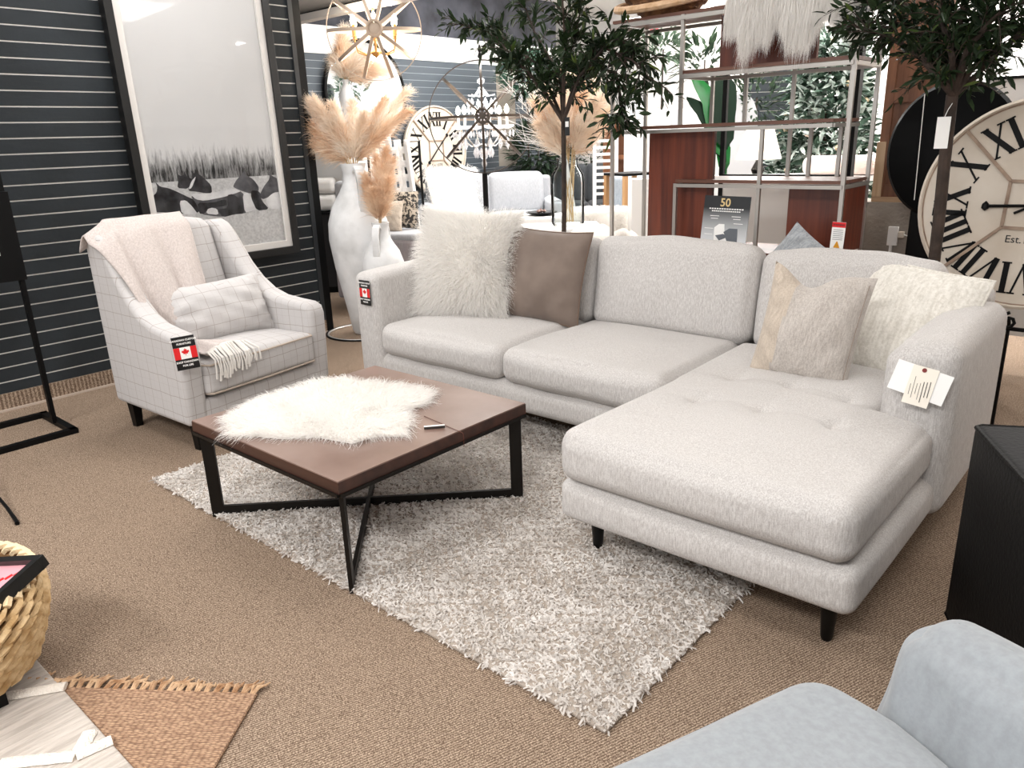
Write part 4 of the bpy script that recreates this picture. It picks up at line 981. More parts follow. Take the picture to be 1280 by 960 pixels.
# third vase on a plinth far behind, under the gold chandelier
c3 = at_d(432, 105, 7.4); topz = c3.z; pl = thing('display_plinth', 'white display plinth behind the pampas under the gold chandelier', 'plinth', (c3.x, c3.y, 0))
build(MB().bbox((-.28, -.28, 0), (.28, .28, topz-.42)), 'body', M_white, pl, smooth=False, bevel=.01); build(MB().bbox((-.31, -.31, topz-.42), (.31, .31, topz-.38)), 'top', M_white, pl, smooth=False)
tall_vase('handled_jug', 'white two-handled jug of pampas high on the display plinth', Vector((c3.x, c3.y, topz-.38)), .40, ang=rad(50))
m3_ = Vector((c3.x, c3.y, topz+.03)); w3 = float((np.array(m3_)-CP) @ CF)
for i, (px, py, dd) in enumerate(sorted([(425, 40, 0), (440, 55, .1), (455, 65, -.1), (470, 80, 0), (485, 80, .1), (418, 70, 0), (430, 25, .1)])):
    tip = at_d(px, py, w3+dd); plume(m3_+(tip-m3_)*.08, tip, .16, 900, 'pampas plume in the jug on the plinth, %s' % ordinal(i, 7), 'pampas plumes on the display plinth', M_plumed if i % 2 else M_plume, seed=60+i, stem_from=m3_-Vector((0, 0, .05)), ln=.2)
# round mirror behind the jug on the back wall
c = at_x(458, 118, W2+.05); t = thing('round_mirror', 'large round black-framed mirror on the grey slat wall', 'mirror', c, rad(90))
build(MB().tube([(.60*math.cos(k*math.pi/32), 0, .60*math.sin(k*math.pi/32)) for k in range(64)], .025, 8, closed=True), 'frame', M_black, t)
build(MB().lathe([(.59, 0), (.59, .01)], n=64, R=Euler((rad(90), 0, 0)).to_matrix()), 'mirror_glass', mat('mirror_silver', '#dfe6ea', .03, metal=1), t)

# ================================================================ clocks
M_clock = mat('clock_cream', '#e0d6c8', .6, bump=.1, bscale=30, col2='#d2c5b4', cscale=4); M_cring = mat('clock_brown', '#8a7261', .6, col2='#b09a86', cscale=14)
def roman(mb, txt, R, ang, s, y):
    # serif numeral, feet towards the centre, built from strokes
    wds = {'I': .30, 'V': .72, 'X': .74}; tot = sum(wds[c_] for c_ in txt); x = -tot/2
    Mx = Matrix.Rotation(-ang, 4, 'Y') @ Matrix.Translation((0, y, R))
    def stroke(x0, z0, x1, z1, w_):
        d = Vector((x1-x0, 0, z1-z0)).normalized(); n_ = Vector((d.z, 0, -d.x))*w_/2
        mb.prism([(x0*s-n_.x*s, z0*s-n_.z*s), (x1*s-n_.x*s, z1*s-n_.z*s), (x1*s+n_.x*s, z1*s+n_.z*s), (x0*s+n_.x*s, z0*s+n_.z*s)], .002, Mx)
    for c_ in txt:
        w_ = wds[c_]; xm = x+w_/2
        if c_ == 'I': stroke(xm, -.5, xm, .5, .17); stroke(xm-.14, .49, xm+.14, .49, .05); stroke(xm-.14, -.49, xm+.14, -.49, .05)
        if c_ == 'V': stroke(xm-.24, .5, xm, -.5, .17); stroke(xm+.26, .5, xm+.02, -.5, .06); stroke(xm-.36, .49, xm-.10, .49, .05); stroke(xm+.14, .49, xm+.36, .49, .05)
        if c_ == 'X': stroke(xm-.24, .5, xm+.24, -.5, .17); stroke(xm+.25, .5, xm-.25, -.5, .06); [stroke(xm+a-.12, b, xm+a+.12, b, .05) for a in (-.24, .24) for b in (.49, -.49)]
        x += w_
def clock(label, c, rotz, R, hands, roll=0, tiltx=0):
    t = thing('wall_clock', label, 'clock', c, rot=(tiltx, roll, rotz)); Ry = Euler((rad(90), 0, 0)).to_matrix()
    build(MB().lathe([(R*.985, -.02), (R, 0), (R, .025), (R*.975, .034), (R*.96, .026), (R*.955, .022)], n=72, R=Ry, cap=False), 'rim', M_clock, t)
    build(MB().lathe([(R*.97, -.01), (R*.965, .022)], n=72, R=Ry), 'face', M_clock, t)
    rg = MB().tube([(R*.955*math.cos(k*math.pi/36), -.024, R*.955*math.sin(k*math.pi/36)) for k in range(72)], .004*R/.5, 6, closed=True); build(rg, 'ring_line', M_cring, t)
    q = R*.22
    for k in range(4):
        a = rad(45+90*k); ca, sa = math.cos(a), math.sin(a); ca2, sa2 = math.cos(a+rad(90)), math.sin(a+rad(90)); r2 = q*1.414
        build(MB().bar((r2*ca, -.022, r2*sa), (R*.95*ca, -.022, R*.95*sa), .014, .052*R, up=(0, 1, 0)), 'divider', M_cring, t, smooth=False)
        build(MB().bar((r2*ca, -.023, r2*sa), (r2*ca2, -.023, r2*sa2), .014, .035*R, up=(0, 1, 0)), 'divider', M_cring, t, smooth=False)
    for k, s in enumerate(('XII', 'I', 'II', 'III', 'IIII', 'V', 'VI', 'VII', 'VIII', 'IX', 'X', 'XI')):
        nb = MB(); roman(nb, s, R*.70, rad(-30*k), R*.30, -.0245); build(nb, 'numeral', M_black, t, smooth=False)
    lt = MB(); text_mesh('Est.1878', R*.10, Matrix.Translation((0, -.0235, -R*.36)), lt, .001); build(lt, 'lettering', M_ink, t, smooth=False)
    for ang, ln, wd in hands:
        a = rad(ang); d = Vector((math.sin(a), 0, math.cos(a))); y = Vector((0, -.034, 0)); hb = MB(); hb.tube([y-d*R*.16, y+d*R*ln], [R*.012, R*.016], 8); hb.lathe([(.001, -R*.045), (R*.035, -.01), (R*.03, R*.02), (.001, R*.05)], c=y+d*R*ln*.93, n=12); build(hb, 'hand', M_black, t)
    return t
clock('large cream roman-numeral clock with brown dividers at the right edge', (-.545, 4.25, 1.03), 0, .475, [(-94, .42, 1), (60, .6, 1)], roll=rad(2), tiltx=rad(-3))
clock('round cream roman-numeral clock hanging on the far grey slat wall', (W2+.06, 7.42, 1.28), rad(90), .57, [(46, .52, 1), (-135, .4, 1)])
t = thing('clock_stand', 'black scrolled iron easel holding the large clock', 'stand', (-.545, 4.12, 0))
for sx in (-.22, 0, .22):
    mb = MB(); pts = [(sx, 0, 0), (sx, 0, .50)]+[(sx+.035*math.sin(k*.9)*(.5+k*.1), -.03-.0*k, .54+.035*math.cos(k*.9)*(.5+k*.1)-.02) for k in range(8)]
    mb.tube(pts, .008, 8); build(mb, 'scroll_leg', M_black, t)
build(MB().bar((-.26, 0, .48), (.26, 0, .48), .016, .016), 'crossbar', M_black, t, smooth=False)

# ================================================================ étagère
ET = thing('open_shelf_unit', 'tall open shelf unit of walnut boards and panels in a nickel frame behind the sofa', 'shelf', (-1.9, 3.98, 0))
def et(mb, name, m, **k): return build(mb, name, m, ET, loc=-ET.location, smooth=False, **k)
Y0, Y1 = 3.80, 4.15
def shelf(x0, x1, z, th=.03):
    et(MB().bbox((x0, Y0-.004, z-th+.014), (x1, Y1, z)), 'shelf_board', M_walnut)
    fr = MB()
    for a, b in (((x0, Y0-.008, z-th), (x1, Y0-.008, z-th)), ((x0, Y1, z-th), (x1, Y1, z-th)), ((x0, Y0, z-th), (x0, Y1, z-th)), ((x1, Y0, z-th), (x1, Y1, z-th))): fr.bar(a, b, .016, .018)
    et(fr, 'shelf_frame', M_nickel)
shelf(-2.54, -1.25, 1.985); shelf(-2.12, -1.25, 1.705); shelf(-2.455, -1.32, 1.44); shelf(-2.13, -1.25, 1.16); shelf(-2.13, -1.25, .80)
for x, y, z0, z1 in ((-2.54, Y0, 0, 1.97), (-2.54, Y1, 0, 1.97), (-2.115, Y0, 1.44, 1.97), (-2.115, Y1, 1.44, 1.70), (-1.25, Y0, 0, 2.4), (-1.25, Y1, 0, 2.4), (-2.13, Y0, 0, 1.14), (-2.13, Y1, 0, 1.14), (-1.66, Y0, 0, 1.42), (-1.66, Y1, 1.16, 1.70), (-1.40, Y1, 1.16, 1.42), (-1.55, Y1, 1.16, 1.42), (-1.92, Y1, 1.44, 1.70)):
    et(MB().bbox((x-.009, y-.009, z0), (x+.009, y+.009, z1)), 'post', M_nickel)
et(MB().bbox((-2.335, Y0+.06, .02), (-1.945, Y0+.085, 1.41)), 'back_panel', M_mahog)
et(MB().bbox((-1.965, Y0+.12, 1.706), (-1.47, Y0+.145, 1.957)), 'back_panel', M_mahog)
et(MB().bbox((-1.56, Y0+.14, .02), (-1.262, Y0+.165, 1.13)), 'back_panel', M_mahog); et(MB().bbox((-1.265, Y0+.03, .81), (-1.245, Y1-.03, 1.13)), 'side_panel', M_mahog)
def poster():
    c = at_y(906, 279, 3.775); t = thing('product_card', 'grey gradient product card with a gold 50 and a small armchair picture', 'card', c, rot=(rad(-7), rad(1), 0)); w_, h_ = .255, .275
    m = bpy.data.materials.new('card_gradient'); m.use_nodes = True; nt = m.node_tree; N = nt.nodes; L = nt.links; b = N['Principled BSDF']; b.inputs['Roughness'].default_value = .4
    tc = N.new('ShaderNodeTexCoord'); s = N.new('ShaderNodeSeparateXYZ'); L.new(tc.outputs['Object'], s.inputs[0]); r = N.new('ShaderNodeValToRGB'); mr = N.new('ShaderNodeMapRange'); mr.inputs[1].default_value = -h_/2; mr.inputs[2].default_value = h_/2
    L.new(s.outputs[2], mr.inputs[0]); L.new(mr.outputs[0], r.inputs[0]); e = r.color_ramp.elements; e[0].position = .15; e[0].color = (*lin('#dcdee0'), 1); e[1].position = .78; e[1].color = (*lin('#1d1f22'), 1)
    L.new(r.outputs[0], b.inputs['Base Color']); build(MB().box((0, 0, 0), (w_, .004, h_)), 'card', m, t, smooth=False)
    lt = MB(); text_mesh('50', .058, Matrix.Translation((-.008, -.0026, .085)), lt, .0006, bold=.001); build(lt, 'gold_number', mat('gold_ink', '#d8bd86', .4), t, smooth=False)
    lt = MB()
    for z, l in ((.072, .18), (.060, .15)): 
        for k in range(14): lt.box((-l/2+k*l/13, -.003, z), (l/18, .0006, .006))
    for z, l, x in ((.035, .05, -.06), (.022, .04, -.06), (.035, .05, .06), (.022, .04, .065), (-.03, .05, -.085), (-.06, .045, -.085), (-.0, .05, .075)): lt.box((x, -.003, z), (l, .0006, .003))
    build(lt, 'small_print', M_card, t, smooth=False)
    ch_ = MB()
    for poly in ([(-.05, -.10), (-.055, -.02), (-.03, .0), (.0, .0), (.005, -.04), (.03, -.03), (.035, -.10)],): ch_.prism(poly, .0008, Matrix.Translation((0, -.003, -.005)))
    build(ch_, 'chair_picture', M_card, t, smooth=False)
    ch_ = MB(); ch_.prism([(.0, -.04), (.03, -.02), (.075, -.02), (.08, -.09), (.03, -.10)], .0008, Matrix.Translation((0, -.0036, -.005))); ch_.prism([(-.045, -.06), (-.0, -.05), (.025, -.065), (-.02, -.085)], .0008, Matrix.Translation((0, -.0042, -.005))); build(ch_, 'cushion_picture', mat('print_grey', '#5f646b', .5), t, smooth=False)
poster()
t = thing('warning_tag', 'white warning label with red header on the right post of the shelf unit', 'tag', at_y(1047, 297, 3.775), rot=(0, rad(2), 0))
build(MB().box((0, 0, 0), (.062, .002, .145)), 'card', M_card, t, smooth=False); build(MB().box((0, -.002, .060), (.062, .001, .024)), 'red_header', M_red, t, smooth=False)
lt = MB(); text_mesh('WARNING', .011, Matrix.Translation((0, -.0026, .056)), lt, .0005, bold=.0003); build(lt, 'header_lettering', M_ink, t, smooth=False)
lt = MB(); [lt.box((0, -.002, .036-.009*k), (.046, .0006, .0022)) for k in range(6)]; build(lt, 'small_print', mat('print_mid', '#77777a', .6), t, smooth=False)
build(MB().prism([(-.015, -.048), (.015, -.048), (.002, -.018), (-.002, -.018)], .001, Matrix.Translation((0, -.0022, 0))), 'warning_triangle', mat('warn_amber', '#d9961f', .5), t, smooth=False)
pillow('throw_pillow', 'small grey pillow corner showing behind the sofa back by the shelf unit', (at_y(998, 325, 3.70)), (.1, -1, .1), (.60, 0, .8), .26, .26, .10, weave('pillow_darkgrey', '#8e9296', '#aeb1b4', 400, .3), 51)
# basket and white hide on the top board
def bowl_basket():
    c = at_y(836, -2, 3.97); c.z = 1.987; t = thing('wicker_basket', 'shallow brown wicker basket on the top board of the shelf unit', 'basket', c)
    mb = MB(); g = random.Random(3)
    for i in range(7):
        r = .13+.035*i; z = .012+.022*i+.003*i*i; mb.tube([(r*math.cos(a*.1745), r*math.sin(a*.1745)*.8, z+.004*(a % 2)) for a in range(36)], .012, 6, closed=True)
    build(mb, 'weave', mat('wicker_dark', '#5d3d26', .8, bump=.6, bscale=120, col2='#8f6540', cscale=30), t)
    build(MB().lathe([(.10, .004), (.14, .004), (.33, .20)], n=36, sy=.8, cap=False), 'shell', mat('wicker_dark', '#5d3d26'), t)
    build(MB().tube([(.25*math.cos(a*.1745)-.03, .25*math.sin(a*.1745)*.85-.02, .085+.055*math.sin(a*.1745)) for a in range(36)], .020, 8, closed=True), 'rope_rim', mat('rope_tan', '#c9a27c', .8, bump=.6, bscale=90, col2='#e0bf9d', cscale=30), t)
bowl_basket()
def shelf_hide():
    c = Vector((-1.55, Y0+.02, 1.99)); t = thing('fur_hide', 'long-haired white fur hide hanging over the top board of the shelf unit', 'throw', c)
    build(MB().rbox((0, .13, .014), (.60, .34, .022), .01, 6), 'hide', M_furbase, t)
    build(MB().rbox((0, -.035, -.035), (.50, .02, .12), .008, 4), 'hanging_edge', M_furbase, t)
    g = np.random.default_rng(8); n = 20000; x = g.uniform(-.32, .32, n); s = g.uniform(0, 1, n); y = np.where(s < .5, .28-.33*s*2*.9, -.045); z = np.where(s < .5, .026, .02-.11*(s-.5)*2)
    lock = np.sin(x*26)+.6*np.sin(x*61+1); P = np.stack([x, y, z], 1); D = np.stack([.12*np.sin(x*40)+g.normal(size=n)*.1, -.55+.3*(s > .5)+g.normal(size=n)*.08, np.where(s < .5, .35, -.8)+g.normal(size=n)*.1], 1)
    fur_on(t, P, D, (.090+.030*lock)*g.uniform(.7, 1.1, n)*np.where(np.abs(x) > .2, .8, 1), .0045, M_fur, 5, .9, .05, 9)
shelf_hide()

# ================================================================ end column, door, outlet, black oval, box behind the right armrest
M_conc = mat('concrete_grey', '#8d857c', .9, bump=.5, bscale=50, col2='#a59c92', cscale=4)
YC = 4.9
struct(build(MB().bbox((-1.56, YC, 0), (-1.17, YC+.25, .97)), 'wall_column', M_conc, smooth=False)); struct(build(MB().bbox((-1.575, YC-.01, 0), (-1.53, YC+.26, .96)), 'trim_6', M_white, smooth=False))
t = thing('carved_door', 'old brown wooden panelled door standing on a ledge beside the shelf unit', 'door', (-1.30, YC+.05, .97))
M_door = wood('door_wood', '#5e3a26', '#94664a', 2, 5, .6)
build(MB().bbox((-.14, 0, .03), (.16, .035, 1.35)), 'leaf', M_door, t, smooth=False)
for lo, hi in (((-.14, -.015, .03), (-.09, 0, 1.35)), ((.11, -.015, .03), (.16, 0, 1.35)), ((-.09, -.015, .55), (.11, 0, .63)), ((-.09, -.015, .03), (.11, 0, .10)), ((-.09, -.015, 1.27), (.11, 0, 1.35))): build(MB().bbox(lo, hi), 'rail', M_door, t, smooth=False, bevel=.004)
build(MB().bbox((-.15, -.03, 0), (.20, .05, .03)), 'ledge', wood('ledge_wood', '#8a6848', '#c8a988', 0, 5, .6), t, smooth=False, bevel=.006)
build(MB().bbox((-.15, -.028, .03), (-.10, -.015, .34)), 'light_strip', wood('strip_wood', '#a07c58', '#d8bd9c', 2, 5, .6), t, smooth=False, bevel=.004)
t = thing('power_outlet', 'white double power outlet box with a cable on the grey column', 'outlet', at_y(1116, 295, YC-.012))
build(MB().box((0, 0, 0), (.055, .02, .11)), 'box', M_white, t, smooth=False, bevel=.004); build(MB().box((.045, 0, .01), (.03, .03, .035)), 'plug', mat('plug_beige', '#d8cdbf', .5), t, smooth=False, bevel=.004)
build(MB().bar((-.005, 0, -.055), (-.005, 0, -.75), .02, .014), 'conduit', M_white, t, smooth=False); build(MB().tube([(.06, 0, .01), (.10, .0, .0), (.115, 0, -.06), (.12, .0, -.15)], .004, 6), 'cable', M_white, t)
t = thing('black_oval_panel', 'large glossy black oval standing behind the olive tree and clock', 'mirror', (-1.00, 4.62, 0), rot=(rad(-2), 0, 0)); t.name = 'oval_mirror_back'
build(MB().lathe([(.30, -.02), (.315, 0), (.30, .02)], n=64, sy=1.12, R=Euler((rad(90), 0, 0)).to_matrix(), c=(0, 0, 1.26)), 'oval', mat('gloss_black', '#020202', .35, spec=.1), t)
build(MB().bbox((-.16, .0, 0), (.30, .05, 1.12)), 'support', M_black, t, smooth=False, bevel=.01)
t = thing('light_cord', 'thin pale cord hanging in front of the black oval', 'cord', at_y(1156, 118, 4.597)); build(MB().tube([at_y(1156-k*1.1, 118+k*11, 4.597)-t.location for k in range(13)], .0022, 5), 'cord', M_card, t)
t = thing('cardboard_box', 'brown textured box on the floor behind the sofa by the column', 'box', (at_y(1150, 330, 4.35).x, 4.42, 0)); build(MB().box((0, 0, .335), (.24, .2, .67)), 'carton', mat('carton_brown', '#6b5546', .9, bump=.4, bscale=120), t, smooth=False, bevel=.004)
t = thing('framed_board', 'white panel in a thin black frame leaning behind the large clock', 'picture', (-.55, 5.2, .2))
build(MB().bbox((-.42, 0, 0), (.7, .03, 1.42)), 'panel', M_white, t, smooth=False); [build(MB().bbox(lo, hi), 'frame_bar', M_black, t, smooth=False) for lo, hi in (((-.435, -.01, 0), (-.42, .03, 1.435)), ((-.435, -.01, 1.42), (.7, .03, 1.435)))]

# ================================================================ black framed divider behind the shelf unit
t = thing('glass_divider', 'black-framed opening with pale sill behind the right half of the shelf unit', 'partition', (-1.9, 4.95, 0)); t.name = 'framed_divider'
for lo, hi, m, nm in (((-2.44, 4.93, 0), (-2.41, 4.96, 2.5), M_black, 'frame_post'), ((-1.60, 4.90, 0), (-1.575, 4.96, 2.6), M_black, 'frame_post'), ((-1.64, 4.92, 0), (-1.60, 4.97, 2.6), M_white, 'white_jamb'), ((-2.41, 4.93, 1.10), (-1.64, 4.97, 1.125), M_black, 'sill'), ((-2.41, 4.935, 0), (-1.64, 4.965, 1.10), M_white, 'lower_panel')):
    build(MB().bbox(lo, hi), nm, m, t, loc=-t.location, smooth=False)
def wp(px, py, d, z=None):
    p = at_d(px, py, d)
    if z is not None: p.z = z
    return p
# dark slat partition and column seen through the opening
p0, p1 = wp(928, 150, 8.6, 0), wp(1004, 150, 8.6, 0); u = (p1-p0); ln = u.length; a = math.atan2(u.y, u.x)
sw = bpy.data.objects.new('wall_partition', None); bpy.data.objects.remove(sw)
mb = MB(); g_ = MB(); 
for k in range(24): mb.bbox((0, -.012, .004+.1*k), (ln, .06, .096+.1*k)); g_.bbox((.001, -.006, .096+.1*k), (ln-.001, .0, .104+.1*k))
o = struct(build(mb, 'wall_partition', M_slat, loc=p0, rot=(0, 0, a), smooth=False)); build(g_, 'groove_strip', M_groove, o, smooth=False)
struct(build(MB().bbox((ln, -.03, 0), (ln+.09, .06, 2.4)), 'trim_7', mat('beige_trim', '#b8a595', .7), loc=p0, rot=(0, 0, a), smooth=False))
# tall flocked tree with pale gold baubles
def flocked_tree():
    c = wp(1032, 160, 7.6, 0); top = 2.2; t = thing('flocked_tree', 'frosted green artificial tree with small gold ornaments seen through the shelf unit', 'tree', c)
    build(MB().tube([(0, 0, 0), (0, 0, top)], [.05, .01], 8), 'trunk', M_trunk, t); g = np.random.default_rng(31); n = 3600
    z = g.uniform(.75, top, n)**1.0; rr = .52*np.clip(1-(z-.9)/2.2, .15, 1)*np.sqrt(g.uniform(.1, 1, n)); a_ = g.uniform(0, 6.28, n); P = np.stack([rr*np.cos(a_), rr*np.sin(a_), z], 1)
    D = np.stack([np.cos(a_), np.sin(a_), .2+0*a_], 1)+g.normal(size=(n, 3))*.55; h = n//2; L_ = g.uniform(.11, .20, n)
    leaves_obj('frosted_leaves', P[:h], D[:h], L_[:h], L_[:h]*.26, fibre('leaf_frost', '#dde6e0', .25, '#9fb0a5', 8), t, (0, 0, 0), 2)
    leaves_obj('green_leaves', P[h:], D[h:], L_[h:], L_[h:]*.3, fibre('leaf_dark', '#26382c', .2, '#4f6657', 8), t, (0, 0, 0), 3)
    mg = mat('bauble_gold', '#e3c9a4', .35)
    for i in range(22):
        k = g.integers(n); build(MB().lathe([(.001, -.03), (.022, -.018), (.03, 0), (.022, .018), (.001, .03)], n=10), 'ornament', mg, t, loc=P[k]*1.03+np.array([.0, -.05, 0]))
flocked_tree()
t = thing('bench_cushion', 'long pale pink cushion on a white bench under the frosted tree', 'cushion', wp(1055, 206, 6.4)); build(MB().rbox((0, 0, 0), (.62, .3, .15), .06, 8), 'cover', mat('cushion_pink', '#e6d2c8', .9, bump=.5, bscale=60), t)
b_ = t.location.copy(); t2 = thing('white_bench', 'white bench top behind the divider carrying the pink cushion and lamp', 'bench', (b_.x-.35, b_.y-.1, 0), VIEW_ROT*.6)
build(MB().bbox((-.9, -.3, b_.z-.12), (.8, .3, b_.z-.08)), 'top', M_white, t2, smooth=False); [build(MB().bbox((x-.03, y-.03, 0), (x+.03, y+.03, b_.z-.12)), 'leg', M_white, t2, smooth=False) for x in (-.82, .72) for y in (-.24, .24)]
def table_lamp(label, px, ptop, pbot, d, rtop, rbot):
    a_, b2 = at_d(px, ptop, d), at_d(px, pbot, d); t = thing('table_lamp', label, 'lamp', (b2.x, b2.y, b_.z-.08)); h0 = b2.z-t.location.z; h1 = h0+(a_.z-b2.z)
    build(MB().lathe([(rbot, h0), (rtop, h1), (rtop-.004, h1), (rbot-.004, h0)], n=32, cap=False), 'shade', fibre('shade_white', '#fbf9f4', .5), t)
    build(MB().lathe([(.09, 0), (.10, .02), (.03, .05), (.05, .10), (.012, max(h0, .12)), (.008, h1-.05)], n=20), 'base', M_black, t)
    l = bpy.data.lights.new('lamp_bulb', 'POINT'); l.energy = 9; l.shadow_soft_size = .03; l.color = (1, .9, .78); o = bpy.data.objects.new('lamp_bulb', l); C.objects.link(o); o.parent = t; o.location = (0, 0, (h0+h1)/2)
table_lamp('white cone-shaded table lamp seen under the middle shelf of the unit', 948, 162, 199, 5.7, .10, .165)
# broad-leaved plant
def big_leaf_plant():
    c = wp(905, 260, 5.6, 0); t = thing('banana_plant', 'plant with long glossy green leaves behind the shelf unit', 'plant', c); potted(t, c, .15, .3)
    M_g = fibre('leaf_green', '#13732f', .25, '#1f5c2a', 5, .3); M_gd = fibre('leaf_black', '#0d2415', .15)
    for pts, w_, m in (([(905, 210), (900, 170), (890, 130), (862, 92)], .085, M_g), ([(907, 205), (903, 150), (905, 110), (898, 90)], .10, M_gd), ([(906, 215), (898, 170), (880, 142), (858, 124)], .07, M_gd), ([(906, 230), (904, 190), (893, 180), (885, 172)], .06, M_g)):
        P = [at_d(x, y, 5.6+.04*i)-c for i, (x, y) in enumerate(pts)]; D_ = []
        for i in range(13):
            s = i/12*(len(P)-1); j = min(int(s), len(P)-2); D_.append(P[j]+(P[j+1]-P[j])*(s-j))
        V = []; sd = (D_[-1]-D_[0]).cross(-Vector(CF)).normalized()
        for i, p in enumerate(D_):
            w2_ = w_*math.sin(math.pi*min(1, (i+.6)/12.6))**.7*(.15 if i < 2 else 1); V += [p-sd*w2_+Vector((0, 0, .02)), p, p+sd*w2_+Vector((0, 0, .02))]
        mb = MB().add(V, [(3*i+a, 3*i+a+1, 3*i+a+4, 3*i+a+3) for i in range(12) for a in (0, 1)]); build(mb, 'leaf', m, t)
        build(MB().tube([Vector((0, 0, .27)), (P[0]+Vector((0, 0, .27)))/2, P[0]], .012, 6), 'stalk', M_g, t)
big_leaf_plant()
t = thing('arched_panel', 'tall pale arched panel behind the middle of the shelf unit', 'panel', wp(922, 220, 7.6, 0), VIEW_ROT*.7)
pts = [(-.16, 0), (.16, 0), (.16, 1.45)]+[(.16*math.cos(a*math.pi/8), 1.45+.3*math.sin(a*math.pi/8)) for a in range(1, 8)]+[(-.16, 1.45)]; build(MB().prism(pts, .05), 'panel', mat('panel_grey', '#c9cbcf', .6), t, smooth=False)
# ================================================================ soffit beam and gold orb chandelier
SF = thing('ceiling_duct', 'long grey service duct and lip running under the ceiling above the gold chandelier', 'duct', (-4.5, 4.0, 2.38))
def sf(mb, name, m, **k): return build(mb, name, m, SF, loc=-SF.location, **k)
M_duct = mat('duct_grey', '#c3bdb6', .5, bump=.1, bscale=10)
sf(MB().bbox((-7.0, 3.93, 2.335), (-3.35, 4.02, 2.385)), 'lip', M_duct, smooth=False, bevel=.004)
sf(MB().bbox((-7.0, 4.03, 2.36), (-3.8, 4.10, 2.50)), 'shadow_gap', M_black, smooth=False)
sf(MB().tube([(-7.0, 4.02, 2.50), (-4.42, 4.02, 2.50)], .085, 20), 'pipe', M_duct)
sf(MB().bbox((-4.44, 3.92, 2.40), (-4.36, 4.10, 2.62)), 'bracket', M_duct, smooth=False, bevel=.006)
sf(MB().bbox((-4.35, 3.94, 2.42), (-3.35, 4.30, 2.60)), 'panel', M_white, smooth=False)
def orb(t, c, r, ax, m, bw=.022, th=.006, n_great=4, hub=.05, ring=True):
    # open globe of flat hoops: great circles meeting at the two poles of ax, one hoop across them
    ax = Vector(ax).normalized(); u = ax.cross(Vector((0, 0, 1))).normalized(); v = ax.cross(u).normalized()
    def hoop(a, b, rr, name):
        N_ = 72; V = []
        nrm = a.cross(b).normalized()
        for k in range(N_):
            d = a*math.cos(2*math.pi*k/N_)+b*math.sin(2*math.pi*k/N_)
            V += [d*(rr-th)-nrm*bw/2, d*rr-nrm*bw/2, d*rr+nrm*bw/2, d*(rr-th)+nrm*bw/2]
        Fs = [(4*k+i, 4*k+(i+1) % 4, 4*((k+1) % N_)+(i+1) % 4, 4*((k+1) % N_)+i) for k in range(N_) for i in range(4)]
        build(MB().add([x+c for x in V], Fs), name, m, t)
    if ring: hoop(u, v, r, 'outer_hoop')
    for k in range(n_great):
        a = math.pi*k/n_great; hoop(u*math.cos(a)+v*math.sin(a), ax, r*.985, 'hoop')
    for s in (-1, 1): build(MB().tube([c+ax*s*(r+.0)+(u*math.cos(k*math.pi/8)+v*math.sin(k*math.pi/8))*hub for k in range(16)], .010, 6, closed=True), 'hub_ring', m, t)
M_gold = mat('gold_leaf', '#c99a5a', .4, metal=.7, bump=.2, bscale=80); M_bulb = mat('bulb_lit', '#fff6e6', .3, emit='#fff3df', estr=14)
M_candle = mat('candle_sleeve', '#e0a860', .5)
def bulb(t, p, r=.02, power=2.2, col=(1, .88, .72)):
    build(MB().lathe([(.004, -r*1.2), (r*.8, -r*.6), (r, 0), (r*.7, r*1.2), (.002, r*2.2)], c=p, n=14), 'bulb', M_bulb, t)
    l = bpy.data.lights.new('bulb_light', 'POINT'); l.energy = power; l.color = col; l.shadow_soft_size = r*1.3; o = bpy.data.objects.new('bulb_light', l); C.objects.link(o); o.parent = t; o.location = Vector(p)+Vector((0, 0, r*4))
gc = at_d(468, 38, 5.6); R_ = .345
t = thing('orb_chandelier', 'gold metal orb chandelier with candle bulbs hanging under the ceiling duct', 'chandelier', gc)
axg = -(Vector(ray(468, 38))).normalized()+Vector((0, 0, .04)); orb(t, Vector((0, 0, 0)), R_, axg, mat('gold_wash', '#c0ad9b', .5, metal=.4, bump=.2, bscale=80), n_great=5, bw=.022)
build(MB().tube([(0, 0, -.16), (0, 0, R_)], .009, 8), 'stem', M_gold, t); build(MB().lathe([(.002, -.19), (.03, -.165), (.035, -.15), (.012, -.13)], n=16), 'centre_cup', M_gold, t)
build(MB().tube([(0, 0, R_), (0, 0, CEIL_Z-gc.z)], .006, 6), 'chain', M_gold, t)
for k in range(6):
    a = k*math.pi/3+.35; dx, dy = math.cos(a), math.sin(a); r = .17
    build(MB().tube([(0, 0, -.14), (dx*r*.5, dy*r*.5, -.165), (dx*r*.9, dy*r*.9, -.14), (dx*r, dy*r, -.08), (dx*r, dy*r, -.05)], .005, 6), 'arm', M_gold, t)
    build(MB().lathe([(.022, -.05), (.013, -.045), (.013, .03)], c=(dx*r, dy*r, 0), n=12), 'candle', M_candle, t); bulb(t, (dx*r, dy*r, .055), .022, 1.6)

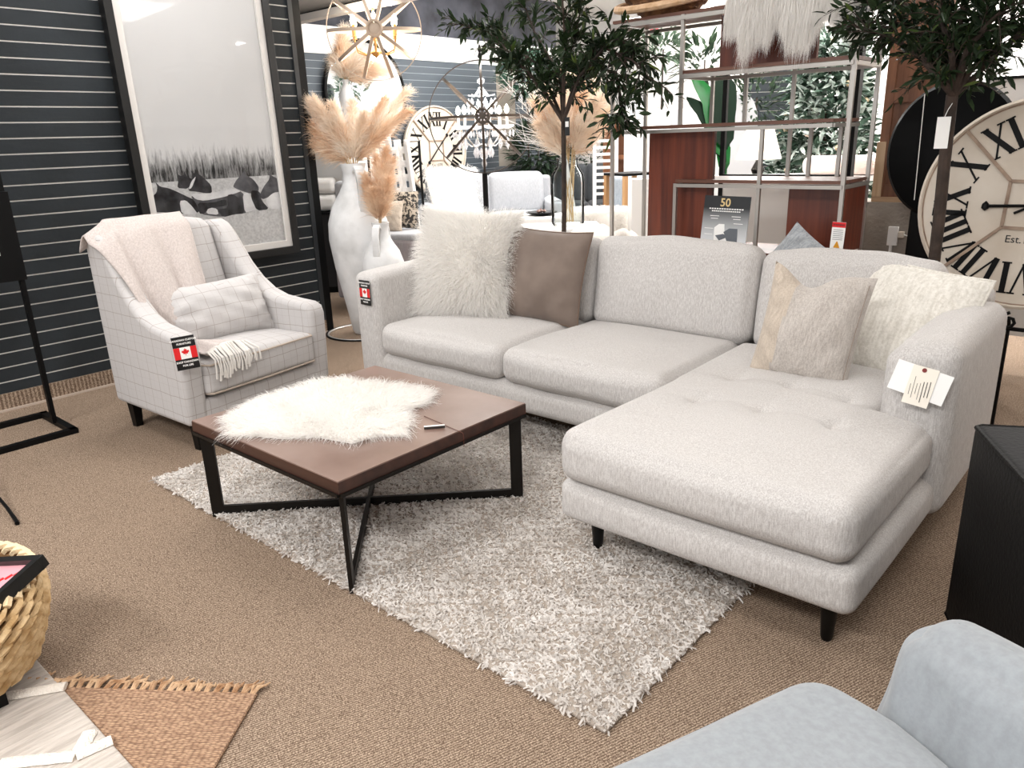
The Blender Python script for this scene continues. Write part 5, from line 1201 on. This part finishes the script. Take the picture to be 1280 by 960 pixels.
# ================================================================ orb floor lamp with crystal chandelier
oc = at_d(603, 147, 6.1); Ro = .43
t = thing('orb_floor_lamp', 'wire orb lamp with crystal drops and lit candles on a black pole', 'lamp', (oc.x, oc.y, 0)); o_ = Vector((0, 0, oc.z))
orb(t, o_, Ro, -(Vector(ray(600, 148))).normalized()+Vector((0, 0, .03)), mat('bronze_wire', '#5a524c', .4, metal=.8), n_great=4, bw=.018, th=.008, hub=.05)
build(MB().tube([(0, 0, .02), (0, 0, oc.z-Ro)], .022, 10), 'pole', M_black, t); build(MB().tube([(0, 0, oc.z-Ro), (0, 0, oc.z+Ro+.05)], .007, 8), 'stem', M_black, t)
build(MB().lathe([(.20, 0), (.20, .02), (.03, .035)], n=32), 'base', M_black, t); build(MB().lathe([(.004, 0), (.02, .02), (.008, .05), (.018, .07), (.002, .11)], c=(0, 0, oc.z+Ro), n=12), 'finial', M_black, t)
M_cry = mat('crystal', '#ffffff', .05, spec=1.0, coat=.8, emit='#ffffff', estr=0.0)
def crystal_mat():
    m = bpy.data.materials.new('cut_crystal'); m.use_nodes = True; nt = m.node_tree; N = nt.nodes; L = nt.links; out = N['Material Output']; N.remove(N['Principled BSDF'])
    a = N.new('ShaderNodeBsdfGlossy'); a.inputs[1].default_value = .05; b = N.new('ShaderNodeBsdfTranslucent'); b.inputs[0].default_value = (.95, .96, 1, 1); c = N.new('ShaderNodeBsdfTransparent')
    m1 = N.new('ShaderNodeMixShader'); m1.inputs[0].default_value = .5; m2 = N.new('ShaderNodeMixShader'); m2.inputs[0].default_value = .3
    L.new(a.outputs[0], m1.inputs[1]); L.new(b.outputs[0], m1.inputs[2]); L.new(m1.outputs[0], m2.inputs[1]); L.new(c.outputs[0], m2.inputs[2]); L.new(m2.outputs[0], out.inputs[0]); return m
M_cry = crystal_mat()
def drop(p, s, name='crystal_drop'):
    build(MB().lathe([(.001, -s*1.3), (s*.5, -s*.35), (s*.3, s*.35), (.001, s*.8)], c=p, n=6), name, M_cry, t, smooth=False)
g = random.Random(12)
for k in range(6):
    a = k*math.pi/3+.5; dx, dy = math.cos(a), math.sin(a); r = .20; z = oc.z
    build(MB().tube([(0, 0, z-.20), (dx*r*.5, dy*r*.5, z-.22), (dx*r*.9, dy*r*.9, z-.15), (dx*r, dy*r, z-.08)], .006, 6), 'arm', mat('arm_silver', '#bdb8b4', .2, metal=.8), t)
    build(MB().lathe([(.01, -.09), (.055, -.075), (.06, -.06), (.012, -.065)], c=(dx*r, dy*r, z), n=12), 'drip_dish', M_cry, t)
    build(MB().lathe([(.011, -.06), (.011, .02)], c=(dx*r, dy*r, z), n=10), 'candle', M_card, t); bulb(t, (dx*r, dy*r, z+.05), .02, 2.6, (1, .93, .85))
    for j in range(4):
        b_a = j*math.pi/2+.3; drop((dx*r+.05*math.cos(b_a), dy*r+.05*math.sin(b_a), z-.12), .026)
    drop((dx*r, dy*r, z-.19), .045)
    drop((dx*.11, dy*.11, z+.12), .035); drop((dx*.11, dy*.11, z+.06), .028); drop((dx*.07, dy*.07, z-.26), .04)
    build(MB().tube([(0, 0, z+.24), (dx*.06, dy*.06, z+.16), (dx*.11, dy*.11, z+.17)], .006, 6), 'crown_arm', M_cry, t)
for z in (-.30, -.14, .0, .10, .20, .27): build(MB().lathe([(.002, -.03), (.028, -.01), (.032, .01), (.002, .03)], c=(0, 0, oc.z+z), n=8), 'column_bead', M_cry, t, smooth=False)
drop((0, 0, oc.z-.34), .05)

# ================================================================ sofas at the back
def back_sofa(name, label, c, rotz, W_, m, top=.95, seat=.46, arm=.64, n=2, rolled=True, dp=.88, legs=True):
    t = thing(name, label, 'sofa', c, rotz); aw = .18
    build(MB().rbox((0, 0, .27), (W_-.1, dp-.08, .25), .03, 6), 'base', m, t)
    for s in (-1, 1):
        x = s*(W_/2-aw/2); mb = MB(); mb.rbox((x, -.02, (arm-.06)/2+.07), (aw*.8, dp, arm-.10), .03, 6); mb.tube([(x+s*.02, -dp/2, arm-.08), (x+s*.02, dp/2-.05, arm-.08)], .095, 14) if rolled else None; build(mb, 'armrest', m, t)
    w_ = (W_-2*aw)/n
    for k in range(n):
        x = -(W_-2*aw)/2+w_*(k+.5); build(MB().rbox((x, -.08, seat-.04), (w_-.01, dp-.22, .16), .05, 8, puff=(0, .01, .015)), 'seat_cushion', m, t)
        build(MB().rbox((x, .20, (seat+top)/2), (w_+.02, .20, top-seat+.02), .07, 10, puff=(.01, .03, .01), rot=Euler((rad(-8), 0, 0)).to_matrix()), 'back_cushion', m, t)
    build(MB().rbox((0, dp/2-.09, top/2+.02), (W_-.12, .12, top-.12), .04, 6), 'back_frame', m, t)
    if legs:
        for sx in (-1, 1):
            for sy in (-1, 1): build(MB().lathe([(.018, 0), (.028, .15)], n=10), 'leg', mat('leg_brown', '#3c211a', .5), t, loc=(sx*(W_/2-.1), sy*(dp/2-.12), 0))
    return t
M_ls = weave('loveseat_grey', '#a6a8ad', '#b9bbbf', 500, .2)
lc = at_d(612, 232, 9.1); lc.z = 0; lt_ = back_sofa('loveseat', 'light grey two-seat sofa with rolled arms behind the orb floor lamp', lc, VIEW_ROT+rad(4), 1.66, M_ls, top=1.0, seat=.52, arm=.70, n=2)
def sofa_throw():
    R = Matrix.Rotation(VIEW_ROT+rad(4), 3, 'Z'); c = lc+R @ Vector((-.50, -.05, 0)); t = thing('fur_throw', 'white fur throw hanging over the left of the light grey loveseat', 'throw', c, VIEW_ROT+rad(4))
    mb = MB(); V = []; nu, nv = 14, 16; path = [(.40, .80), (.34, 1.02), (.22, 1.05), (.12, .98), (.06, .80), (.0, .64), (-.12, .59), (-.32, .59), (-.44, .56), (-.46, .45), (-.46, .34)]
    for i in range(nu+1):
        for j in range(nv+1):
            s = j/nv*(len(path)-1); k = min(int(s), len(path)-2); f_ = s-k; y = path[k][0]+(path[k+1][0]-path[k][0])*f_; z = path[k][1]+(path[k+1][1]-path[k][1])*f_
            V.append((-.26+.56*i/nu+.10*(j/nv)+.02*math.sin(j), y, z+.02+.012*math.sin(i*1.3)))
    n1 = nv+1; mb.add(V, [(i*n1+j, (i+1)*n1+j, (i+1)*n1+j+1, i*n1+j+1) for i in range(nu) for j in range(nv)]); build(mb, 'hide', M_furbase, t)
    g = np.random.default_rng(5); V = np.array(V); ix = g.integers(0, len(V), 9000); P = V[ix]+g.normal(size=(9000, 3))*.02; D = g.normal(size=(9000, 3))*.5+np.array([0, -.6, .25])
    fur_on(t, P, D, g.uniform(.05, .09, 9000), .007, M_fur, 4, .5, .12, 3)
sofa_throw()
R4 = Matrix.Rotation(VIEW_ROT+rad(4), 3, 'Z'); flag_tag(lc+R4 @ Vector((-.74, -.50, .50)), R4 @ Vector((0, -1, 0)), 'small black hang tag with flag on the arm of the light grey loveseat', s=1.1, words=True)
M_ds = weave('sofa_charcoal', '#3b3e41', '#4a4d50', 400, .2)
dc = at_d(706, 232, 10.6); dc.z = 0; back_sofa('dark_sofa', 'charcoal sofa with plump back cushions beyond the light grey loveseat', dc, VIEW_ROT+rad(0), 2.3, M_ds, top=1.02, seat=.50, arm=.70, n=3)
# grey bench sofa at left behind the vases
bc = at_d(500, 300, 6.8); bc.z = 0; t = thing('lounge_chair', 'grey upholstered lounge seat behind the second white vase', 'chair', bc, rad(20))
build(MB().rbox((0, 0, .36), (.95, .70, .52), .03, 8), 'seat', weave('lounge_grey', '#9b9497', '#aaa4a6', 500, .2), t); build(MB().rbox((0, .0, .64), (.93, .68, .06), .025, 8), 'seat_top', M_ls, t)
build(MB().rbox((-.40, .05, .85), (.14, .62, .50), .04, 8), 'backrest', M_ls, t); [build(MB().lathe([(.02, 0), (.03, .11)], n=10), 'leg', M_black, t, loc=(x, y, 0)) for x in (-.4, .4) for y in (-.28, .28)]
p = at_d(500, 262, 6.7); M_leo = mat('leopard', '#2a2724', .9, col2='#a79b8c', cscale=38, ramp=(.48, .54))
pillow('throw_pillow', 'black and white patterned pillow on the grey lounge seat', p, (.8, -.6, .3), (0, .1, 1), .34, .34, .12, M_leo, 71); pillow('throw_pillow', 'plain tan pillow beside the black and white patterned pillow', at_d(484, 270, 6.62), (.6, -.8, .35), (0, .1, 1), .28, .28, .10, M_beige, 72)
t = thing('knit_blanket', 'white knitted throw with holes and frayed corner hanging behind the patterned pillow', 'blanket', at_d(497, 235, 7.0), VIEW_ROT)
mb = MB(); V = [(-.14+.28*i/10+.05*(1-j/14), .02*math.sin(i*1.2), -.42+.84*j/14-.0*i) for i in range(11) for j in range(15)]; mb.add(V, [(i*15+j, (i+1)*15+j, (i+1)*15+j+1, i*15+j+1) for i in range(10) for j in range(14) if not (i % 3 == 1 and j % 2 == 1 and j > 2)]); o = build(mb, 'cloth', mat('knit_white', '#e9e6e3', .95, bump=.6, bscale=60), t); md = o.modifiers.new('s', 'SOLIDIFY'); md.thickness = .012
hb = thing('clothes_rail', 'thin black rail holding the white knitted throw behind the vases', 'rail', (t.location.x, t.location.y, 0), VIEW_ROT); build(MB().tube([(-.25, .03, .01), (-.25, .03, t.location.z+.40), (.22, .03, t.location.z+.40), (.22, .03, .01)], .012, 8), 'rail', M_black, hb)
t = thing('folded_linen', 'pair of folded white cushions stacked left of the tall white vase', 'cushion', at_d(402, 245, 7.5), VIEW_ROT)
build(MB().rbox((0, 0, .10), (.34, .3, .15), .05, 6), 'upper_cushion', M_white, t); build(MB().rbox((0, 0, -.06), (.34, .3, .16), .05, 6), 'lower_cushion', M_white, t)
ut = thing('side_cabinet', 'dark cabinet carrying the folded white cushions behind the wall end', 'cabinet', (t.location.x, t.location.y, 0), VIEW_ROT); hz = t.location.z-.14
build(MB().bbox((-.3, -.2, .06), (.3, .25, hz)), 'body', mat('cabinet_dark', '#1c1c1f', .5), ut, smooth=False); build(MB().bbox((-.32, -.22, hz-.02), (.32, .27, hz)), 'top', M_black, ut, smooth=False); build(MB().bbox((-.28, -.18, 0), (.28, .22, .06)), 'plinth', M_black, ut, smooth=False)

# ================================================================ white coffee table, glass jar of pampas, twigs, draped blanket
tc_ = at_d(690, 284, 5.5); zt = tc_.z; t = thing('white_coffee_table', 'low white table carrying the glass jar behind the sofa', 'table', (tc_.x, tc_.y, 0), VIEW_ROT)
build(MB().rbox((.05, .1, zt-.03), (.62, .45, .06), .012, 4), 'tabletop', M_white, t); [build(MB().box((x, y, (zt-.06)/2), (.05, .05, zt-.06)), 'leg', M_white, t, smooth=False) for x in (-.2, .30) for y in (-.07, .27)]
jp = at_d(710, 282, 5.55); jp.z = zt; jar = thing('glass_jar', 'large clear glass jar holding dried pampas behind the left olive tree', 'vase', jp)
build(MB().lathe([(.10, .0), (.118, .02), (.122, .30), (.115, .36), (.075, .42), (.072, .46), (.082, .47), (.078, .475), (.068, .46), (.070, .42), (.11, .355), (.116, .30), (.112, .03), (.001, .02)], n=36, cap=False), 'glass', glass('jar_glass', '#fbfdfd', .14), jar)
mj = jp+Vector((0, 0, .45)); wj = float((np.array(mj)-CP) @ CF)
for i, (px, py, dd) in enumerate(sorted([(668, 120, .1), (680, 95, 0), (700, 80, -.1), (715, 75, .1), (730, 82, 0), (745, 92, .1), (755, 110, -.1), (762, 130, .0), (742, 120, -.1), (690, 130, .1), (675, 150, 0), (750, 150, .1)])):
    tip = at_d(px, py, wj+dd); plume(mj+(tip-mj)*.18, tip, .15, 1300, 'pale pampas plume in the glass jar, %s' % ordinal(i, 12), 'pampas plumes in the glass jar', M_plume if i % 3 else M_plumed, bend=.06, seed=80+i, stem_from=jp+Vector((.04*math.cos(i*1.7), .04*math.sin(i*1.7), .03)), ln=.14)
g = random.Random(20)
for i, (px, py) in enumerate(sorted([(640, 90), (628, 105), (655, 80), (645, 130), (650, 175), (662, 105), (636, 150)])):
    tip = at_d(px, py, wj+.15); t = thing('bare_twig', 'thin white branching twig in the glass jar, %s' % ordinal(i, 7), 'branch', jp+Vector((.02*i-.06, .03, .04)), group='white twigs in the glass jar'); a = mj-t.location; b = tip-t.location; mid = (a+b)/2+Vector((0, 0, .05))
    mb = MB(); main = [Vector((0, 0, 0)), a, (a+mid)/2, mid, (mid+b)/2, b]; mb.tube(main, [.004, .004, .0035, .003, .002, .001], 5)
    build(mb, 'stem', M_card, t); mb = MB()
    for k in range(14):
        s = g.uniform(.2, .95); q = mid+(b-mid)*(s*2-1) if s > .5 else a+(mid-a)*s*2; d = (b-a).normalized()+Vector((g.uniform(-.7, .7), g.uniform(-.7, .7), g.uniform(-.5, .6))); mb.tube([q, q+d*.10, q+d*.18+Vector((0, 0, -.01))], [.002, .0015, .0008], 4)
    build(mb, 'twigs', M_card, t)['kind'] = 'stuff'
t = thing('dark_bowl', 'small dark bowl on a white stool by the loveseat', 'bowl', at_d(677, 269, 6.5)); build(MB().lathe([(.05, 0), (.13, .02), (.135, .03), (.05, .015)], n=24), 'bowl', M_black, t); [build(MB().lathe([(.001, -.02), (.02, 0), (.001, .02)], c=(x, y, .035), n=10), 'filler', M_walnut, t) for x, y in ((.03, 0), (-.03, .03), (0, -.04))]
bz = t.location; t = thing('white_stool', 'square white stool carrying the small dark bowl', 'stool', (bz.x, bz.y, 0), VIEW_ROT); build(MB().rbox((0, 0, bz.z-.06), (.40, .36, .12), .02, 4), 'seat', M_white, t); [build(MB().box((x, y, (bz.z-.12)/2), (.04, .04, bz.z-.12)), 'leg', M_white, t, smooth=False) for x in (-.16, .16) for y in (-.14, .14)]
def heap():
    c = at_d(742, 296, 5.0); t = thing('draped_blanket', 'cream blanket heaped over a low ottoman behind the sofa back', 'blanket', (c.x, c.y, 0), VIEW_ROT); zc = c.z
    ot = thing('round_ottoman', 'low ottoman hidden under the cream blanket behind the sofa', 'ottoman', (c.x, c.y, 0), VIEW_ROT); build(MB().rbox((0, 0, (zc-.02)/2+.01), (.56, .34, zc-.04), .03, 6), 'seat', M_ls, ot)
    V = []; nu, nv = 40, 20
    for i in range(nu+1):
        for j in range(nv+1):
            x = -.36+.72*i/nu; y = -.20+.40*j/nv; e = max(0, abs(x)-.27)*1.4+max(0, abs(y)-.16)*1.6
            V.append((x, y, zc+.005+.028*math.sin(x*17+y*9+.5)+.018*math.sin(x*31-y*14)+.03*math.cos(x*5)-e))
    n1 = nv+1; o = build(MB().add(V, [(i*n1+j, (i+1)*n1+j, (i+1)*n1+j+1, i*n1+j+1) for i in range(nu) for j in range(nv)]), 'cloth', weave('blanket_ivory', '#e6ddd3', '#f3ece4', 300, .3), t, angle=80); md = o.modifiers.new('s', 'SOLIDIFY'); md.thickness = .01
heap()
def fur_stool():
    c = at_d(748, 262, 6.4); t = thing('fur_ottoman', 'shaggy white fur cushion beyond the glass jar', 'ottoman', (c.x, c.y, 0)); z = c.z
    build(MB().rbox((0, 0, z/2), (.46, .42, z), .08, 6), 'body', M_furbase, t); g = np.random.default_rng(2); n = 6000; a = g.uniform(0, 6.28, n); r = .24*np.sqrt(g.uniform(0, 1, n)); side = g.uniform(size=n) < .45
    P = np.stack([np.where(side, .23*np.cos(a), r*np.cos(a)), np.where(side, .21*np.sin(a), r*np.sin(a)), np.where(side, z-g.uniform(0, .3, n), z)], 1); fur_on(t, P, np.stack([np.cos(a), np.sin(a), .5+0*a], 1)+g.normal(size=(n, 3))*.3, .07, .006, M_fur, 4, .6, .12, 5)
fur_stool()

# ================================================================ things beyond the left half of the shelf unit
t = thing('grey_armchair', 'pale blue-grey armchair seen left of the mahogany shelf panel', 'chair', wp(795, 230, 7.7, 0), VIEW_ROT-rad(15)); M_ga = weave('armchair_bluegrey', '#9aa3ac', '#adb5bd', 400, .2)
build(MB().rbox((0, 0, .35), (.66, .64, .24), .05, 8), 'seat', M_ga, t); build(MB().rbox((0, .28, .72), (.64, .14, .56), .06, 8), 'backrest', M_ga, t); [build(MB().rbox((s*.35, 0, .42), (.12, .62, .34), .05, 8), 'armrest', M_ga, t) for s in (-1, 1)]; [build(MB().box((x, y, .12), (.04, .04, .24)), 'leg', M_black, t, smooth=False) for x in (-.3, .3) for y in (-.26, .26)]
ec = at_d(786, 216, 6.6); t = thing('side_table', 'small side table with dark top and pale wooden legs left of the shelf panel', 'table', (ec.x, ec.y, 0), VIEW_ROT+rad(25)); build(MB().bbox((-.13, -.13, ec.z-.02), (.2, .2, ec.z)), 'tabletop', M_black, t, smooth=False)
M_oak = wood('pale_oak', '#a67a4e', '#cfa878', 2, 5, .5); [build(MB().box((x, y, (ec.z-.02)/2), (.035, .035, ec.z-.02)), 'leg', M_oak, t, smooth=False) for x in (-.11, .18) for y in (-.11, .18)]
t = thing('white_pedestal', 'plain white pedestal beside the wooden-legged side table', 'pedestal', wp(796, 290, 6.2, 0), VIEW_ROT); build(MB().bbox((-.06, -.1, 0), (.14, .1, at_d(796, 222, 6.2).z)), 'body', M_white, t, smooth=False, bevel=.004)
t = thing('wooden_tower', 'tall brown wooden crate shelf seen between the olive leaves and the shelf panel', 'shelf', wp(783, 200, 9.3, 0), VIEW_ROT+rad(10)); M_cr = wood('crate_wood', '#6d4126', '#9a6440', 2, 4, .6)
for x in (-.22, .22): build(MB().bbox((x-.03, -.15, 0), (x+.03, .15, 1.55)), 'side', M_cr, t, smooth=False)
for z in (.3, .75, 1.12, 1.5): build(MB().bbox((-.19, -.15, z), (.19, .15, z+.05)), 'shelf_board', M_cr, t, smooth=False)
build(MB().bbox((-.19, .12, .78), (.19, .15, 1.5)), 'back_board', M_cr, t, smooth=False); build(MB().bar((-.17, -.12, .35), (.17, -.12, .74), .03, .03), 'cross_brace', M_cr, t, smooth=False); build(MB().bar((.17, -.08, .35), (-.17, -.08, .74), .03, .03), 'cross_brace', M_cr, t, smooth=False)
t = thing('ladder_shelf', 'white slatted ladder frame standing beyond the glass jar', 'shelf', wp(757, 220, 8.4, 0), VIEW_ROT); h = at_d(757, 168, 8.4).z
for x in (-.12, .12): build(MB().bbox((x-.018, 0, 0), (x+.018, .04, h)), 'post', M_white, t, smooth=False)
for k in range(9): build(MB().bbox((-.10, .005, h-.08-.07*k), (.10, .03, h-.05-.07*k)), 'slat', M_white, t, smooth=False)
M_wh2 = mat('white_gloss', '#f2f3f4', .4)
t = thing('louvred_dresser', 'white louvred cupboard seen behind the upper left bay of the shelf unit', 'cabinet', wp(840, 170, 10.0, 0), VIEW_ROT+rad(2)); h = at_d(840, 118, 10.0).z
build(MB().bbox((-.55, 0, 0), (.55, .4, h)), 'body', M_wh2, t, smooth=False); 
for k in range(9): build(MB().box((.10, -.01, h-.06-.075*k), (.62, .03, .05), Euler((rad(25), 0, 0)).to_matrix()), 'louvre', M_white, t, smooth=False)
t = thing('white_counter', 'long white counter with a pale runner behind the middle of the shelf unit', 'counter', wp(850, 172, 8.3, 0), VIEW_ROT+rad(2)); h = at_d(850, 137, 8.3).z
build(MB().bbox((-.52, 0, 0), (.52, .5, h)), 'body', M_white, t, smooth=False, bevel=.005); build(MB().bbox((-.10, -.012, .3), (-.03, .5, h+.004)), 'runner', mat('runner_grey', '#c4c4c8', .8), t, smooth=False)
zc = h
def clump(name, label, px, py, d, r, n, m, leaf, seed, z0, flat=.7):
    c = at_d(px, py, d); t = thing(name, label, 'plant', (c.x, c.y, z0)); zz = c.z-z0; g = np.random.default_rng(seed)
    build(MB().tube([(0, 0, 0), (.01, 0, zz)], [.02, .008], 6), 'stem', M_trunk, t); build(MB().lathe([(.05, 0), (.07, .12), (.06, .12), (.001, .11)], n=16), 'pot', M_white, t)
    P = g.normal(size=(n, 3)); P /= np.linalg.norm(P, axis=1, keepdims=True); P *= r*g.uniform(.3, 1, (n, 1))**.6; P[:, 2] = P[:, 2]*flat+zz; D = P-np.array([0, 0, zz-.1])+g.normal(size=(n, 3))*.05
    leaves_obj('leaves', P, D, leaf*g.uniform(.7, 1.2, n), leaf*.28, m, t, (0, 0, 0), seed); return t
M_dk = fibre('leaf_deep', '#1b2a1e', .2, '#3a4c38', 9); M_pl = fibre('leaf_sage', '#6c7f6c', .25, '#3f5443', 9)
clump('eucalyptus_plant', 'leafy green spray showing through the upper bay of the shelf unit', 880, 75, 8.2, .34, 150, M_dk, .16, 5, 0, .7)
clump('eucalyptus_plant', 'greyish green spray behind the left post of the shelf unit', 828, 62, 8.8, .26, 110, M_pl, .17, 6, 0, .6)
clump('eucalyptus_plant', 'green and cream spray left of the dark slat partition', 945, 122, 7.4,   .26, 300, M_dk, .09, 7, 0, 1.0)
clump('dark_bush', 'dark leafy plant behind the orb lamp and the charcoal sofa', 672, 188, 10.6, .42, 650, M_dk, .17, 8, 0, .8)
clump('dark_bush', 'dark leafy plant behind the glass jar on the right', 738, 195, 11.6, .42, 500, M_dk, .16, 9, 0, 1.2)
clump('green_bush', 'bluish green spiky foliage hanging over the back wall behind the orb lamp', 658, 92, 10.2, .34, 420, fibre('leaf_teal', '#2f5a48', .3, '#7c9c8a', 9), .18, 10, 0, .6)
t = thing('beige_panel', 'beige upright panel behind the orb lamp', 'panel', wp(632, 140, 10.9, 0), VIEW_ROT); build(MB().bbox((-.12, 0, 0), (.14, .04, at_d(632, 92, 10.9).z)), 'panel', mat('panel_beige', '#b5aca0', .7), t, smooth=False)
t = thing('white_display', 'white shelving stack with small blue and green goods behind the right olive tree', 'shelf', wp(1245, 100, 8.2, 0), 0)
build(MB().bbox((-.9, 0, 0), (.9, .4, 1.55)), 'body', M_wh2, t, smooth=False)
for x, col, hh in ((-.05, '#3f6ea6', .12), (.06, '#4d7a4a', .22), (.16, '#c9c2b5', .18), (-.75, '#d9cdbf', .3), (-.62, '#8a8f96', .12)):
    build(MB().bbox((x, .05, 1.55), (x+.09, .15, 1.55+hh)), 'box', mat('goods_'+col[1:], col, .6), t, smooth=False)
# promotional red triangle seen above the shelf unit's upper bay
t = thing('red_pennant', 'small red triangular pennant behind the upper left bay of the shelf unit', 'pennant', at_d(817, 40, 9.5), VIEW_ROT); build(MB().prism([(-.05, .10), (.10, .10), (-.05, -.12)], .006), 'cloth', mat('pennant_red', '#e2606a', .6), t, smooth=False)
build(MB().tube([(-.05, 0, .10), (-.05, 0, CEIL_Z-t.location.z)], .003, 5), 'cord', M_card, t)

# ================================================================ added fill strips, put in to brighten the ceiling and far wall
M_tube = mat('fill_strip_glow', '#ffffff', .4, emit='#fff9f2', estr=36)
for i, (x, y) in enumerate(sorted([(-5.6, 6.2), (-2.6, 6.4), (.4, 6.6), (-5.2, 9.6), (-2.0, 9.6), (1.0, 9.4), (-6.4, 8.0), (-3.6, 8.2), (-.6, 8.2), (-6.5, 11.2), (-4.4, 11.2), (-2.3, 11.2), (-.2, 11.2)])):
    t = thing('fill_strip', 'added glowing fill strip brightening the ceiling and far wall, %s' % ordinal(i, 13), 'light', (x, y, 3.12), group='added fill strips over the back of the shop')
    build(MB().box((0, 0, .03), (1.5, .10, .05)), 'housing', M_white, t, smooth=False); build(MB().tube([(-.74, 0, -.015), (.74, 0, -.015)], .02, 10), 'tube', M_tube, t)
    for q in (-.6, .6): build(MB().tube([(q, 0, .05), (q, 0, CEIL_Z-3.12)], .004, 5), 'hanger', M_white, t)
